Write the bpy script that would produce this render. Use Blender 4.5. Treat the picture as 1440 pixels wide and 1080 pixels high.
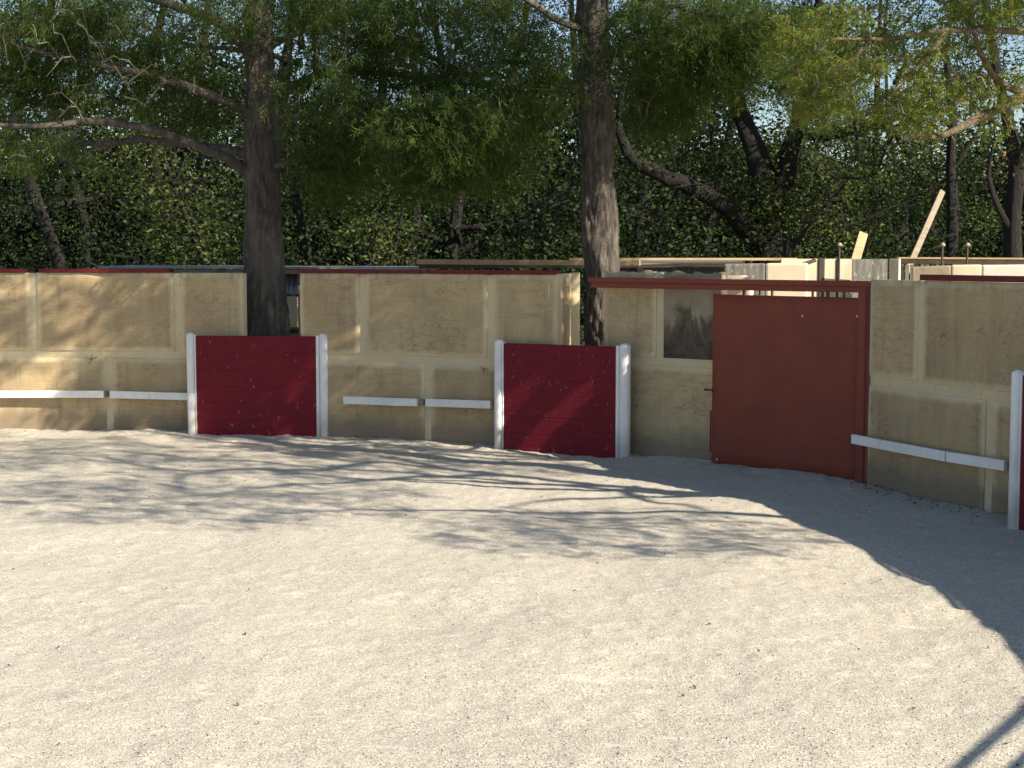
import bpy, bmesh, math, random
import numpy as np
from mathutils import Vector, Matrix

for o in list(bpy.data.objects): bpy.data.objects.remove(o)
scene = bpy.context.scene
COL = scene.collection
R = math.radians
rng = np.random.default_rng(11)
random.seed(11)

# ------------------------------------------------------------------ camera, world, sun, exposure
CAM_H, FPX, HZN = 2.4, 2200.0, 357.0
PITCH = math.atan((540 - HZN) / FPX)
cam = bpy.data.cameras.new('camera'); camo = bpy.data.objects.new('camera', cam); COL.objects.link(camo)
camo.location = (0, 0, CAM_H); camo.rotation_euler = (R(90) - PITCH, 0, 0)
cam.sensor_width = 36; cam.lens = 36 * FPX / 1440; cam.clip_start = .1; cam.clip_end = 2000
scene.camera = camo

SUN_A, SUN_E = R(34.5), R(31.4)          # the sun stands to the right and a little behind the camera
to_sun = Vector((math.cos(SUN_A) * math.cos(SUN_E), -math.sin(SUN_A) * math.cos(SUN_E), math.sin(SUN_E)))
w = bpy.data.worlds.new('World'); scene.world = w; w.use_nodes = True
nt = w.node_tree; nt.nodes.clear()
sky = nt.nodes.new('ShaderNodeTexSky'); sky.sky_type = 'NISHITA'; sky.sun_disc = False
sky.sun_elevation = SUN_E; sky.sun_rotation = math.atan2(to_sun.x, to_sun.y)
sky.air_density = 1.0; sky.dust_density = .7; sky.ozone_density = 2.2
bg = nt.nodes.new('ShaderNodeBackground'); bg.inputs['Strength'].default_value = .074
wo = nt.nodes.new('ShaderNodeOutputWorld')
nt.links.new(sky.outputs[0], bg.inputs[0]); nt.links.new(bg.outputs[0], wo.inputs[0])
sl = bpy.data.lights.new('sun', 'SUN'); sl.energy = 5.0; sl.angle = R(.45); sl.color = (1, .89, .73)
so = bpy.data.objects.new('sun', sl); COL.objects.link(so)
so.rotation_euler = to_sun.to_track_quat('Z', 'Y').to_euler(); so.location = (20, -15, 20)
scene.view_settings.view_transform = 'Standard'; scene.view_settings.look = 'None'
scene.view_settings.exposure = 1.08; scene.view_settings.gamma = 1
scene.render.engine = 'CYCLES'
scene.cycles.max_bounces = 6; scene.cycles.transparent_max_bounces = 8
scene.cycles.diffuse_bounces = 3; scene.cycles.transmission_bounces = 3

# ------------------------------------------------------------------ helpers
def ray(px, py):
    u = (px - 720) / FPX; v = (540 - py) / FPX
    return np.array([u, math.cos(PITCH) + v * math.sin(PITCH), -math.sin(PITCH) + v * math.cos(PITCH)])
def gp(px, py):
    r = ray(px, py); t = -CAM_H / r[2]; return np.array([r[0] * t, r[1] * t])
def at(px, py, d):
    r = ray(px, py); t = d / r[1]; return np.array([r[0] * t, d, CAM_H + r[2] * t])

def tag(o, label=None, cat=None, group=None, kind=None):
    if label: o['label'] = label
    if cat: o['category'] = cat
    if group: o['group'] = group
    if kind: o['kind'] = kind
    return o
def empty(name, loc, label, cat, group=None):
    o = bpy.data.objects.new(name, None); COL.objects.link(o); o.location = loc
    o.empty_display_size = .3
    return tag(o, label, cat, group)
def link(name, me, parent=None, mat=None, loc=None):
    o = bpy.data.objects.new(name, me); COL.objects.link(o)
    if parent: o.parent = parent
    if loc is not None: o.location = loc
    if mat and not me.materials: me.materials.append(mat)
    return o

class MB:
    """collects shapes in world coordinates; build() links them as one mesh relative to org"""
    def __init__(s): s.v = []; s.f = []; s.smooth = []
    def add(s, v, f, smooth=False):
        n = len(s.v); s.v += [tuple(p) for p in v]; s.f += [tuple(i + n for i in q) for q in f]; s.smooth += [smooth] * len(f)
    def prism(s, p0, p1, z0, z1, n0, n1):
        """wall-like box: from XY p0 to p1, front at offset n0 and back at n1 along the outward (front) normal"""
        p0 = np.array(p0[:2], float); p1 = np.array(p1[:2], float); t = (p1 - p0) / np.linalg.norm(p1 - p0); n = np.array([t[1], -t[0]])
        z0 = z0 if hasattr(z0, '__len__') else (z0, z0); z1 = z1 if hasattr(z1, '__len__') else (z1, z1)
        q = []
        for p, k in ((p0, 0), (p1, 1)):
            for nn in (n0, n1):
                a = p + n * nn
                q += [(a[0], a[1], z0[k]), (a[0], a[1], z1[k])]
        s.add(q, [(0, 1, 5, 4), (2, 6, 7, 3), (0, 2, 3, 1), (4, 5, 7, 6), (1, 3, 7, 5), (0, 4, 6, 2)])
    def bar(s, a, b, w, h, up=(0, 0, 1)):
        a = Vector(a); b = Vector(b); t = (b - a).normalized(); u = Vector(up); sd = t.cross(u).normalized(); u = sd.cross(t).normalized()
        q = [p + sd * (w / 2 * i) + u * (h / 2 * j) for p in (a, b) for i, j in ((-1, -1), (1, -1), (1, 1), (-1, 1))]
        s.add(q, [(0, 1, 2, 3), (7, 6, 5, 4), (0, 4, 5, 1), (1, 5, 6, 2), (2, 6, 7, 3), (3, 7, 4, 0)])
    def tube(s, pts, rad, n=8, cap=True, rough=0, seed=0):
        pts = np.array(pts, float); m = len(pts)
        rad = np.broadcast_to(np.array(rad, float), (m,)) if not hasattr(rad, '__len__') else np.array(rad, float)
        t = np.gradient(pts, axis=0); t /= np.linalg.norm(t, axis=1)[:, None] + 1e-9
        ref = np.array([0, 0, 1.0]) if abs(t[0][2]) < .8 else np.array([1.0, 0, 0])
        vs = []; r2 = np.random.default_rng(seed)
        ph = r2.uniform(0, 6.28, 4)
        for i in range(m):
            a = np.cross(t[i], ref); a /= np.linalg.norm(a) + 1e-9; b = np.cross(a, t[i])
            for k in range(n):
                th = 2 * math.pi * k / n
                rr = rad[i] * (1 + rough * (.5 * math.sin(3 * th + ph[0] + i * .21) + .35 * math.sin(5 * th + ph[1] - i * .4) + .3 * math.sin(9 * th + ph[2] + i * .5) + .4 * (r2.random() - .5)))
                vs.append(pts[i] + (a * math.cos(th) + b * math.sin(th)) * rr)
        fs = [(i * n + k, i * n + (k + 1) % n, (i + 1) * n + (k + 1) % n, (i + 1) * n + k) for i in range(m - 1) for k in range(n)]
        s.add(vs, fs, True)
        if cap: s.add([vs[k] for k in range(n)], [tuple(range(n))]); s.add([vs[(m - 1) * n + k] for k in range(n)], [tuple(range(n - 1, -1, -1))])
    def build(s, name, mat, parent=None, org=None, bevel=0, seg=2):
        if org is None: org = tuple(parent.location) if parent else (0, 0, 0)
        me = bpy.data.meshes.new(name)
        me.from_pydata([(v[0] - org[0], v[1] - org[1], v[2] - org[2]) for v in s.v], [], s.f)
        me.polygons.foreach_set('use_smooth', s.smooth)
        me.update()
        bm = bmesh.new(); bm.from_mesh(me)
        bmesh.ops.recalc_face_normals(bm, faces=bm.faces[:])
        if bevel:
            bmesh.ops.bevel(bm, geom=[e for e in bm.edges if e.calc_face_angle(0) > .7], offset=bevel, segments=seg, affect='EDGES', profile=.6)
        bm.to_mesh(me); bm.free()
        o = link(name, me, parent, mat)
        if not parent: o.location = org
        return o

def fft_noise(ny, nx, step, lam, seed, ax=1.0, ay=1.0):
    """band noise with wavelength about lam metres; unit standard deviation"""
    r = np.random.default_rng(seed).standard_normal((ny, nx))
    fy = np.fft.fftfreq(ny, step)[:, None] * ay; fx = np.fft.rfftfreq(nx, step)[None] * ax
    f = np.hypot(fx, fy); g = np.exp(-((f - 1 / lam) / (.6 / lam)) ** 2)
    h = np.fft.irfft2(np.fft.rfft2(r) * g, s=(ny, nx)); return h / h.std()

# ------------------------------------------------------------------ materials
class NM:
    def __init__(s, name):
        s.m = bpy.data.materials.new(name); s.m.use_nodes = True; s.t = s.m.node_tree; s.N = s.t.nodes; s.L = s.t.links
        s.b = s.N['Principled BSDF']; s.out = s.N['Material Output']
        s.b.inputs['Roughness'].default_value = .9
    def n(s, t, **kw):
        o = s.N.new(t)
        for k, v in kw.items():
            if k in o.inputs: 
                if hasattr(v, 'is_linked') or isinstance(v, bpy.types.NodeSocket): s.L.new(v, o.inputs[k])
                else: o.inputs[k].default_value = v
            else: setattr(o, k, v)
        return o
    def coord(s, kind='Object', scale=(1, 1, 1), rot=(0, 0, 0)):
        c = s.n('ShaderNodeTexCoord'); m = s.n('ShaderNodeMapping'); s.L.new(c.outputs[kind], m.inputs[0])
        m.inputs['Scale'].default_value = scale; m.inputs['Rotation'].default_value = rot; return m.outputs[0]
    def world(s, scale=(1, 1, 1)):
        c = s.n('ShaderNodeNewGeometry'); m = s.n('ShaderNodeMapping'); s.L.new(c.outputs['Position'], m.inputs[0])
        m.inputs['Scale'].default_value = scale; return m.outputs[0]
    def noise(s, vec, scale, detail=4, rough=.6, dist=0):
        o = s.n('ShaderNodeTexNoise'); s.L.new(vec, o.inputs['Vector']); o.inputs['Scale'].default_value = scale
        o.inputs['Detail'].default_value = detail; o.inputs['Roughness'].default_value = rough; o.inputs['Distortion'].default_value = dist
        return o.outputs['Fac']
    def ramp(s, fac, stops):
        o = s.n('ShaderNodeValToRGB'); s.L.new(fac, o.inputs[0]); e = o.color_ramp.elements
        while len(e) < len(stops): e.new(.5)
        for q, (p, c) in zip(e, stops): q.position = p; q.color = (*c, 1) if hasattr(c, '__len__') else (c, c, c, 1)
        return o.outputs[0]
    def mix(s, fac, a, b, mode='MIX'):
        o = s.n('ShaderNodeMix', data_type='RGBA', blend_type=mode)
        for i, v in ((0, fac), (6, a), (7, b)):
            if isinstance(v, bpy.types.NodeSocket): s.L.new(v, o.inputs[i])
            elif i == 0: o.inputs[0].default_value = v
            else: o.inputs[i].default_value = (*v, 1)
        return o.outputs[2]
    def math(s, op, a, b=0.0, clamp=False):
        o = s.n('ShaderNodeMath', operation=op, use_clamp=clamp)
        for i, v in ((0, a), (1, b)):
            if isinstance(v, bpy.types.NodeSocket): s.L.new(v, o.inputs[i])
            else: o.inputs[i].default_value = v
        return o.outputs[0]
    def color(s, c): s.L.new(c, s.b.inputs['Base Color'])
    def bump(s, h, strength=.5, dist=.01, prev=None):
        o = s.n('ShaderNodeBump'); s.L.new(h, o.inputs['Height']); o.inputs['Strength'].default_value = strength; o.inputs['Distance'].default_value = dist
        if prev: s.L.new(prev, o.inputs['Normal'])
        s.L.new(o.outputs[0], s.b.inputs['Normal']); return o.outputs[0]

def mat_sand():
    m = NM('sand'); p = m.world()
    grain = m.noise(p, 95, 3, .75); mid = m.noise(p, 22, 5, .7); big = m.noise(p, 1.3, 4, .55); huge = m.noise(p, .28, 3, .5)
    streak = m.noise(m.world((2.6, 7.0, 1)), 1.5, 5, .7, .8); g2 = m.noise(p, 48, 3, .7)
    c = m.ramp(grain, [(.30, (.19, .165, .12)), (.44, (.415, .38, .30)), (.56, (.55, .503, .415)), (.70, (.72, .68, .57))])
    c = m.mix(m.ramp(g2, [(.36, .6), (.50, 0)]), c, (.32, .29, .225))
    c = m.mix(m.ramp(mid, [(.40, 0), (.66, .55)]), c, (.395, .365, .29))
    c = m.mix(m.ramp(streak, [(.56, 0), (.68, .7)]), c, (.74, .695, .59))
    c = m.mix(m.ramp(big, [(.42, 0), (.7, .32)]), c, (.46, .41, .315))
    c = m.mix(m.ramp(huge, [(.4, 0), (.65, .25)]), c, (.44, .40, .35))
    v = m.n('ShaderNodeTexVoronoi'); m.L.new(p, v.inputs['Vector']); v.inputs['Scale'].default_value = 16
    v2 = m.n('ShaderNodeTexVoronoi'); m.L.new(p, v2.inputs['Vector']); v2.inputs['Scale'].default_value = 105
    gr = m.n('ShaderNodeSeparateColor'); m.L.new(v2.outputs['Color'], gr.inputs[0])
    c = m.mix(.30, c, m.ramp(gr.outputs[0], [(.0, (.12, .105, .085)), (.3, (.36, .335, .28)), (.7, (.58, .55, .47)), (1, (.86, .83, .74))]))
    sp = m.ramp(v.outputs['Distance'], [(.10, 1), (.17, 0)])
    sp = m.math('MULTIPLY', sp, m.ramp(m.noise(p, 7, 2), [(.57, 0), (.68, .75)]))
    c = m.mix(sp, c, (.17, .14, .11))
    m.color(c); m.b.inputs['Roughness'].default_value = .95
    n1 = m.bump(mid, .9, .012); m.bump(grain, .9, .006, n1)
    return m.m
def mat_panel():
    m = NM('ochre_render')
    at_ = m.n('ShaderNodeAttribute', attribute_name='edge'); oi = m.n('ShaderNodeObjectInfo')
    p = m.world(); rnd = oi.outputs['Random']
    c = m.mix(rnd, (.42, .31, .155), (.56, .425, .225))
    blot = m.noise(p, 1.7, 6, .65, .4); c = m.mix(m.ramp(blot, [(.35, 0), (.7, .7)]), c, (.285, .215, .125))
    vert = m.noise(m.world((5.5, 5.5, .8)), 1.2, 5, .6); c = m.mix(m.ramp(vert, [(.45, 0), (.72, .6)]), c, (.50, .41, .26)); v3 = m.noise(m.world((9, 9, .7)), 1.3, 5, .65); c = m.mix(m.ramp(v3, [(.56, 0), (.74, .55)]), c, (.22, .17, .105))
    hor = m.noise(m.world((1.2, 1.2, 16)), 2.2, 6, .75, .3); c = m.mix(m.ramp(hor, [(.50, 0), (.70, .6)]), c, (.29, .23, .16))
    fine = m.noise(p, 60, 4, .7); c = m.mix(m.ramp(fine, [(.35, .30), (.6, 0)]), c, (.2, .16, .11))
    pale = m.noise(p, 5.5, 5, .7, .5); c = m.mix(m.ramp(pale, [(.72, 0), (.86, .3)]), c, (.50, .45, .34))
    spot = m.noise(p, 13, 3, .8); c = m.mix(m.ramp(spot, [(.67, 0), (.75, .7)]), c, (.11, .09, .06))
    ck = m.noise(m.world((1, 1, 2.6)), 2.4, 6, .7, 1.2); ck = m.ramp(ck, [(.488, 0), (.497, 1), (.503, 1), (.512, 0)])
    ck = m.math('MULTIPLY', ck, m.ramp(m.noise(p, 1.6, 3), [(.48, 0), (.58, .8)])); c = m.mix(ck, c, (.13, .075, .045))
    # mortar smeared over the edges of the panel
    e = m.math('ADD', at_.outputs['Fac'], m.math('MULTIPLY', m.math('SUBTRACT', m.noise(p, 9, 5, .65), .5), .10))
    em = m.ramp(e, [(.0, .95), (.03, .6), (.075, 0)])
    c = m.mix(em, c, (.62, .52, .33))
    # damp dirt near the ground (splash) and under the coping
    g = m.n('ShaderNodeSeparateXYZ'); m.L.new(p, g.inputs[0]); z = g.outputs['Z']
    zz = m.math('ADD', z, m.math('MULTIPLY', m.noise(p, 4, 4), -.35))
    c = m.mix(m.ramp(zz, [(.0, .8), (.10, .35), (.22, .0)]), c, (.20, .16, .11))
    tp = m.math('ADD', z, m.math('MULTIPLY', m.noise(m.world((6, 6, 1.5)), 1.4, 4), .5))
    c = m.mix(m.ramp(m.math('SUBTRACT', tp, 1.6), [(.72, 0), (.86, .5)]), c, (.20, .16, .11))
    # horizontal scuff marks of cut blocks
    m.color(c)
    n1 = m.bump(hor, .5, .012); n2 = m.bump(fine, .6, .004, n1); m.bump(blot, .5, .02, n2)
    return m.m
def mat_stain_shade():
    m = NM('black_stain_shade_render'); p = m.world()  # mould on the gate wall; painted shade on the double-tone wall
    st = m.noise(m.world((2.6, 2.6, 1.1)), 1.9, 6, .7, .5)
    g = m.n('ShaderNodeSeparateXYZ'); m.L.new(p, g.inputs[0])
    # mould grows from the joint upward in uneven tongues
    hz = m.math('ADD', m.math('MULTIPLY', m.math('SUBTRACT', 1.62, g.outputs['Z']), .62), st)
    k = m.ramp(hz, [(.40, 0), (.50, .75), (.65, 1)])
    base = m.mix(m.ramp(m.noise(p, 3, 5), [(.3, 0), (.7, 1)]), (.20, .165, .105), (.34, .29, .20))
    dark = m.mix(m.ramp(m.noise(p, 8, 5, .7), [(.35, 0), (.65, 1)]), (.035, .028, .02), (.10, .08, .055))
    c = m.mix(k, base, dark); run = m.noise(m.world((22, 22, 1.4)), 1, 4, .6)
    c = m.mix(m.ramp(run, [(.62, 0), (.72, .5)]), c, (.42, .37, .27))
    m.color(c); m.bump(st, .6, .02); return m.m
def mat_mortar():
    m = NM('pale_mortar'); p = m.world()
    a = m.noise(p, 3.5, 6, .65); c = m.mix(a, (.64, .54, .35), (.50, .41, .25))
    c = m.mix(m.ramp(m.noise(p, 14, 4, .7), [(.55, 0), (.75, .5)]), c, (.30, .245, .16))
    m.color(c); m.bump(m.noise(p, 30, 5, .7), .7, .008); return m.m
def mat_paint(name, ca, cb, wear=(.5, .5, .5), wear_amt=.35, rough=.55, grain=(1, 1, 12), wth=.70, dirt=.0):
    m = NM(name); p = m.world(); g = m.noise(m.world(grain), 3, 5, .65)
    c = m.mix(m.ramp(g, [(.3, 0), (.7, 1)]), ca, cb)
    c = m.mix(m.ramp(m.noise(p, 2.2, 5, .6), [(.45, 0), (.8, .35)]), c, tuple(x * .55 for x in ca))
    ch = m.noise(m.world((13, 13, 6)), 1.6, 5, .75, .3)
    c = m.mix(m.ramp(ch, [(wth, 0), (wth + .05, wear_amt)]), c, wear)
    if dirt:
        s = m.n('ShaderNodeSeparateXYZ'); m.L.new(p, s.inputs[0])
        z = m.math('ADD', s.outputs['Z'], m.math('MULTIPLY', m.noise(p, 6, 4), -.3))
        c = m.mix(m.ramp(z, [(0, dirt), (.25, 0)]), c, (.30, .26, .20))
    m.color(c); m.b.inputs['Roughness'].default_value = rough; m.b.inputs['Specular IOR Level'].default_value = .25
    m.bump(g, .35, .004); return m.m
def mat_bark(name, a, b, c3, sc=1.0, vscale=.28):
    m = NM(name); p = m.world((1, 1, vscale)); r = m.noise(p, 16 * sc, 6, .72, .35)
    c = m.ramp(r, [(.30, a), (.52, b), (.72, c3)])
    big = m.noise(m.world((1, 1, .6)), 2.6, 4, .6); c = m.mix(m.ramp(big, [(.42, 0), (.7, .6)]), c, tuple(x * 1.35 for x in b))
    m.color(c); m.b.inputs['Roughness'].default_value = .95
    fn = m.noise(m.world((1, 1, .35)), 55, 4, .7); n1 = m.bump(fn, .8, .012); m.bump(r, 1.0, .09, n1); return m.m
def mat_leaf(name, cols, trans=.35, rough=.55, sc=1.1, dark=.6):
    m = NM(name); p = m.world(); a = m.n('ShaderNodeAttribute', attribute_name='tint')
    c = m.ramp(a.outputs['Fac'], [(i / (len(cols) - 1), q) for i, q in enumerate(cols)])  # in foliage the top stop paints sunlit highlights into the colour
    c = m.mix(m.ramp(m.noise(p, sc, 3, .6), [(.35, 0), (.65, .55)]), c, tuple(x * dark for x in cols[1]))
    m.color(c); m.b.inputs['Roughness'].default_value = rough; m.b.inputs['Specular IOR Level'].default_value = .12
    tr = m.n('ShaderNodeBsdfTranslucent'); c2 = m.mix(1.0, c, (1.4, 1.4, .75), 'MULTIPLY'); m.L.new(c2, tr.inputs[0])
    ms = m.n('ShaderNodeMixShader'); ms.inputs[0].default_value = trans
    m.L.new(m.b.outputs[0], ms.inputs[1]); m.L.new(tr.outputs[0], ms.inputs[2]); m.L.new(ms.outputs[0], m.out.inputs[0])
    return m.m
def mat_metal(name, ca, cb, rough=.45, metallic=.6, rust=(.16, .08, .04), ra=.3):
    m = NM(name); p = m.world(); g = m.noise(m.world((6, 6, 1)), 2, 5, .6); c = m.mix(g, ca, cb)
    c = m.mix(m.ramp(m.noise(p, 5, 5, .7), [(.58, 0), (.68, ra)]), c, rust)
    m.color(c); m.b.inputs['Roughness'].default_value = rough; m.b.inputs['Metallic'].default_value = metallic; return m.m
def mat_wood(name, a, b, dirt=(.1, .07, .04)):
    m = NM(name); p = m.world((1, 1, 1)); g = m.noise(m.coord('Object', (3, 14, 14)), 1.5, 5, .65, .6)
    c = m.mix(m.ramp(g, [(.3, 0), (.7, 1)]), a, b); c = m.mix(m.ramp(m.noise(p, 3, 5, .7), [(.5, 0), (.7, .6)]), c, dirt)
    m.color(c); m.b.inputs['Roughness'].default_value = .8; m.bump(g, .4, .005); return m.m

M = dict(
    sand=mat_sand(), panel=mat_panel(), stain_shade=mat_stain_shade(), mortar=mat_mortar(),
    crimson=mat_paint('crimson_board_paint', (.125, .005, .012), (.175, .007, .017), (.50, .26, .29), .6, .68, (1, 1, 14), .63),
    gate=mat_paint('oxide_red_gate_paint', (.185, .043, .026), (.220, .052, .032), (.10, .03, .02), .3, .6, (1.2, 1.2, 2), .66),
    trim=mat_paint('dark_red_trim_paint', (.10, .011, .012), (.135, .015, .016), (.08, .04, .03), .6, .55, (3, 3, 10), .62),
    white=mat_paint('white_post_paint', (.72, .72, .70), (.82, .82, .80), (.33, .29, .24), .7, .45, (9, 9, 2), .68, .55),
    bark=mat_bark('cypress_bark', (.030, .025, .021), (.105, .090, .075), (.24, .21, .175), 1.0, .2),
    oak=mat_bark('oak_bark', (.004, .0035, .003), (.011, .009, .0075), (.028, .024, .019), .8, .5),  # bark darkened to carry the shade of the wood in its colour
    limb=mat_bark('ochre_sunlit_bark', (.09, .068, .04), (.21, .155, .085), (.34, .27, .155), 1.1, .6),  # ochre tone paints warm sunlight onto the limbs
    cyp=mat_leaf('cypress_needles', [(.018, .032, .010), (.058, .095, .022), (.16, .215, .050)], .38, .6, .9),
    twigm=mat_bark('pale_twig_bark', (.11, .095, .07), (.24, .21, .15), (.36, .32, .23), 1.0, .6),
    lime=mat_leaf('lime_leaves', [(.07, .11, .022), (.17, .21, .045), (.36, .35, .08)], .42, .6, 1.5, .7),
    farl=mat_leaf('far_leaves', [(.005, .011, .004), (.011, .021, .007), (.045, .066, .02)], .15, .7, .5),  # very dark leaf colour stands in for shade on the far wood
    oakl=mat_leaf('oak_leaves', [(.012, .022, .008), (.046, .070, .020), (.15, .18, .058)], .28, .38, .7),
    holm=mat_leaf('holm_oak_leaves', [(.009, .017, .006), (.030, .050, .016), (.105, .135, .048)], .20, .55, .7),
    spring=mat_leaf('spring_leaves', [(.022, .040, .010), (.080, .110, .028), (.22, .24, .085)], .35, .45, .8),
    wood=mat_wood('new_timber', (.36, .265, .14), (.46, .35, .20), (.24, .16, .08)),
    oldwood=mat_wood('weathered_timber', (.19, .15, .105), (.31, .255, .18), (.08, .06, .045)),
    zinc=mat_metal('corrugated_zinc', (.30, .32, .34), (.20, .21, .23)),
    dark=mat_metal('dark_iron', (.045, .04, .038), (.08, .07, .06), .7, .3),
    cream=mat_paint('cream_wall_render', (.62, .53, .38), (.70, .61, .45), (.40, .33, .22), .5, .9, (2, 2, 1), .62),
    creamwhite=mat_paint('whitish_wall_render', (.66, .62, .55), (.72, .68, .60), (.45, .40, .32), .5, .9, (2, 2, 1), .64),
    grime=mat_paint('blackened_sheet', (.10, .10, .09), (.26, .25, .22), (.5, .46, .36), .7, .8, (7, 7, .8), .58),
    house=mat_paint('far_house_render', (.50, .47, .46), (.56, .53, .52), (.4, .38, .36), .3, .9, (1, 1, 1), .65),
    roof=mat_paint('roof_tile_clay', (.30, .15, .10), (.38, .2, .13), (.2, .12, .09), .4, .9, (3, 3, 3), .6),
    glass=mat_metal('dark_window_glass', (.02, .025, .03), (.03, .035, .04), .15, .0, (.02, .02, .02), 0),
    stone=mat_leaf('gravel_grains', [(.15, .135, .11), (.42, .39, .33), (.78, .74, .66)], .0, .9, .5, .95),
    litter=mat_leaf('dead_leaves', [(.05, .035, .02), (.10, .07, .04), (.17, .12, .07)], .1, .9),
)
M['sand2'] = M['sand']

# ------------------------------------------------------------------ ground: one sheet, finely modelled where the photograph looks
def ground():
    st = .032
    xs = np.arange(-8.4, 6.4, st); ys = np.arange(6.4, 21.6, st); nx, ny = len(xs), len(ys)
    h = .012 * fft_noise(ny, nx, st, 2.4, 1) + .0035 * fft_noise(ny, nx, st, .8, 2)
    s = fft_noise(ny, nx, st, .30, 3, .75, 1.1); h += .0016 * s + .0030 * np.clip(s - 1.1, 0, 2)
    d = fft_noise(ny, nx, st, .21, 4); h -= .004 * np.clip(d - 1.4, 0, 2)          # heel marks
    h += .0010 * fft_noise(ny, nx, st, .11, 5)
    X, Y = np.meshgrid(xs, ys)
    rr = np.hypot(X + 6.48, Y - 8.34)
    h += .03 * np.clip((rr - 11.7) / .9, 0, 1) ** 2 * (1 + .18 * fft_noise(ny, nx, st, .5, 6))   # sand banked against the wall
    fx = np.clip(np.minimum(X - xs[0], xs[-1] - X) / .5, 0, 1); fy = np.clip(np.minimum(Y - ys[0], ys[-1] - Y) / .5, 0, 1)
    h *= fx * fy
    global ground_h
    def ground_h(px, py):
        i = np.clip(((py - ys[0]) / st).round().astype(int), 0, ny - 1); j = np.clip(((px - xs[0]) / st).round().astype(int), 0, nx - 1); return h[i, j]
    ox = np.array([-600, -200, -80, -40, -20, -12]); oxr = np.array([9, 14, 25, 45, 90, 200, 600.])
    oy = np.array([-600, -200, -60, -20, -5, 1, 4.]); oyr = np.array([23, 26, 32, 45, 80, 200, 900.])
    GX = np.concatenate([ox, xs, oxr]); GY = np.concatenate([oy, ys, oyr])
    H = np.zeros((len(GY), len(GX))); H[len(oy):len(oy) + ny, len(ox):len(ox) + nx] = h
    XX, YY = np.meshgrid(GX, GY); V = np.stack([XX, YY, H], -1).reshape(-1, 3)
    a = np.arange(len(GY) - 1)[:, None] * len(GX) + np.arange(len(GX) - 1)[None]
    F = np.stack([a, a + 1, a + 1 + len(GX), a + len(GX)], -1).reshape(-1, 4)
    o = np_mesh('ground', V, F, M['sand'], smooth=True)
    return tag(o, kind='structure')
def np_mesh(name, V, F, mat, parent=None, smooth=False, attrs=None, org=(0, 0, 0)):
    me = bpy.data.meshes.new(name); k = F.shape[1]
    V = (V - np.array(org)).astype(np.float32)
    me.vertices.add(len(V)); me.vertices.foreach_set('co', V.ravel())
    me.loops.add(F.size); me.loops.foreach_set('vertex_index', F.astype(np.int32).ravel())
    me.polygons.add(len(F)); me.polygons.foreach_set('loop_start', (np.arange(len(F)) * k).astype(np.int32))
    me.polygons.foreach_set('loop_total', np.full(len(F), k, np.int32))
    if smooth: me.polygons.foreach_set('use_smooth', np.ones(len(F), bool))
    for an, dom, vals in (attrs or []):
        a = me.attributes.new(an, 'FLOAT', dom); a.data.foreach_set('value', vals.astype(np.float32))
    me.update(calc_edges=True)
    return link(name, me, parent, mat)
ground()

def forest_floor():
    m = NM('leafy_forest_floor'); p = m.world(); a = m.noise(p, 6, 6, .7)
    c = m.ramp(a, [(.3, (.022, .017, .010)), (.5, (.05, .04, .024)), (.72, (.10, .085, .05))]); c = m.mix(m.ramp(m.noise(p, 1.1, 4), [(.45, 0), (.6, .8)]), c, (.03, .045, .016)); m.color(c); m.bump(a, 1, .05)
    r = np.random.default_rng(5); xs = np.concatenate([[-500, -150, -60], np.arange(-30, 30, .8), [60, 150, 500.]]); ys = np.concatenate([np.arange(24.0, 62, .8), [90, 200, 800.]])
    X, Y = np.meshgrid(xs, ys); Z = .03 + .07 * r.random(X.shape) * (abs(X) < 40) * (Y < 70); Z[0] = .006; n1 = len(xs)
    a_ = np.arange(len(ys) - 1)[:, None] * n1 + np.arange(n1 - 1)[None]; F = np.stack([a_, a_ + 1, a_ + 1 + n1, a_ + n1], -1).reshape(-1, 4)
    tag(np_mesh('forest_floor', np.stack([X, Y, Z], -1).reshape(-1, 3), F, m.m, smooth=True), kind='structure')
forest_floor()
def backdrop_rise():  # added rise that closes bright sky gaps behind the wood
    m = NM('added_dark_slope'); p = m.world(); a = m.noise(p, .9, 8, .75)
    c = m.ramp(a, [(.3, (.010, .018, .007)), (.55, (.022, .036, .012)), (.75, (.05, .07, .022))]); m.color(c); m.bump(a, 1, 1.2)
    xs = np.arange(-150, 151, 1.5); ys = np.arange(70, 150, 1.5); X, Y = np.meshgrid(xs, ys); r = np.random.default_rng(8)
    t = np.clip((Y - 70) / 14, 0, 1); Z = (6.2 + 1.2 * np.sin(X * .05 + 1) - 1.3 * (X > 18) + np.clip(Y - 84, 0, 99) * .01) * t ** .6 + r.standard_normal(X.shape) * .35 * (t > 0) + .05; Z[-1] = -1; n1 = len(xs)
    a_ = np.arange(len(ys) - 1)[:, None] * n1 + np.arange(n1 - 1)[None]; F = np.stack([a_, a_ + 1, a_ + 1 + n1, a_ + n1], -1).reshape(-1, 4)
    tag(np_mesh('added_rise', np.stack([X, Y, Z], -1).reshape(-1, 3), F, m.m), kind='structure')
backdrop_rise()
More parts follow.
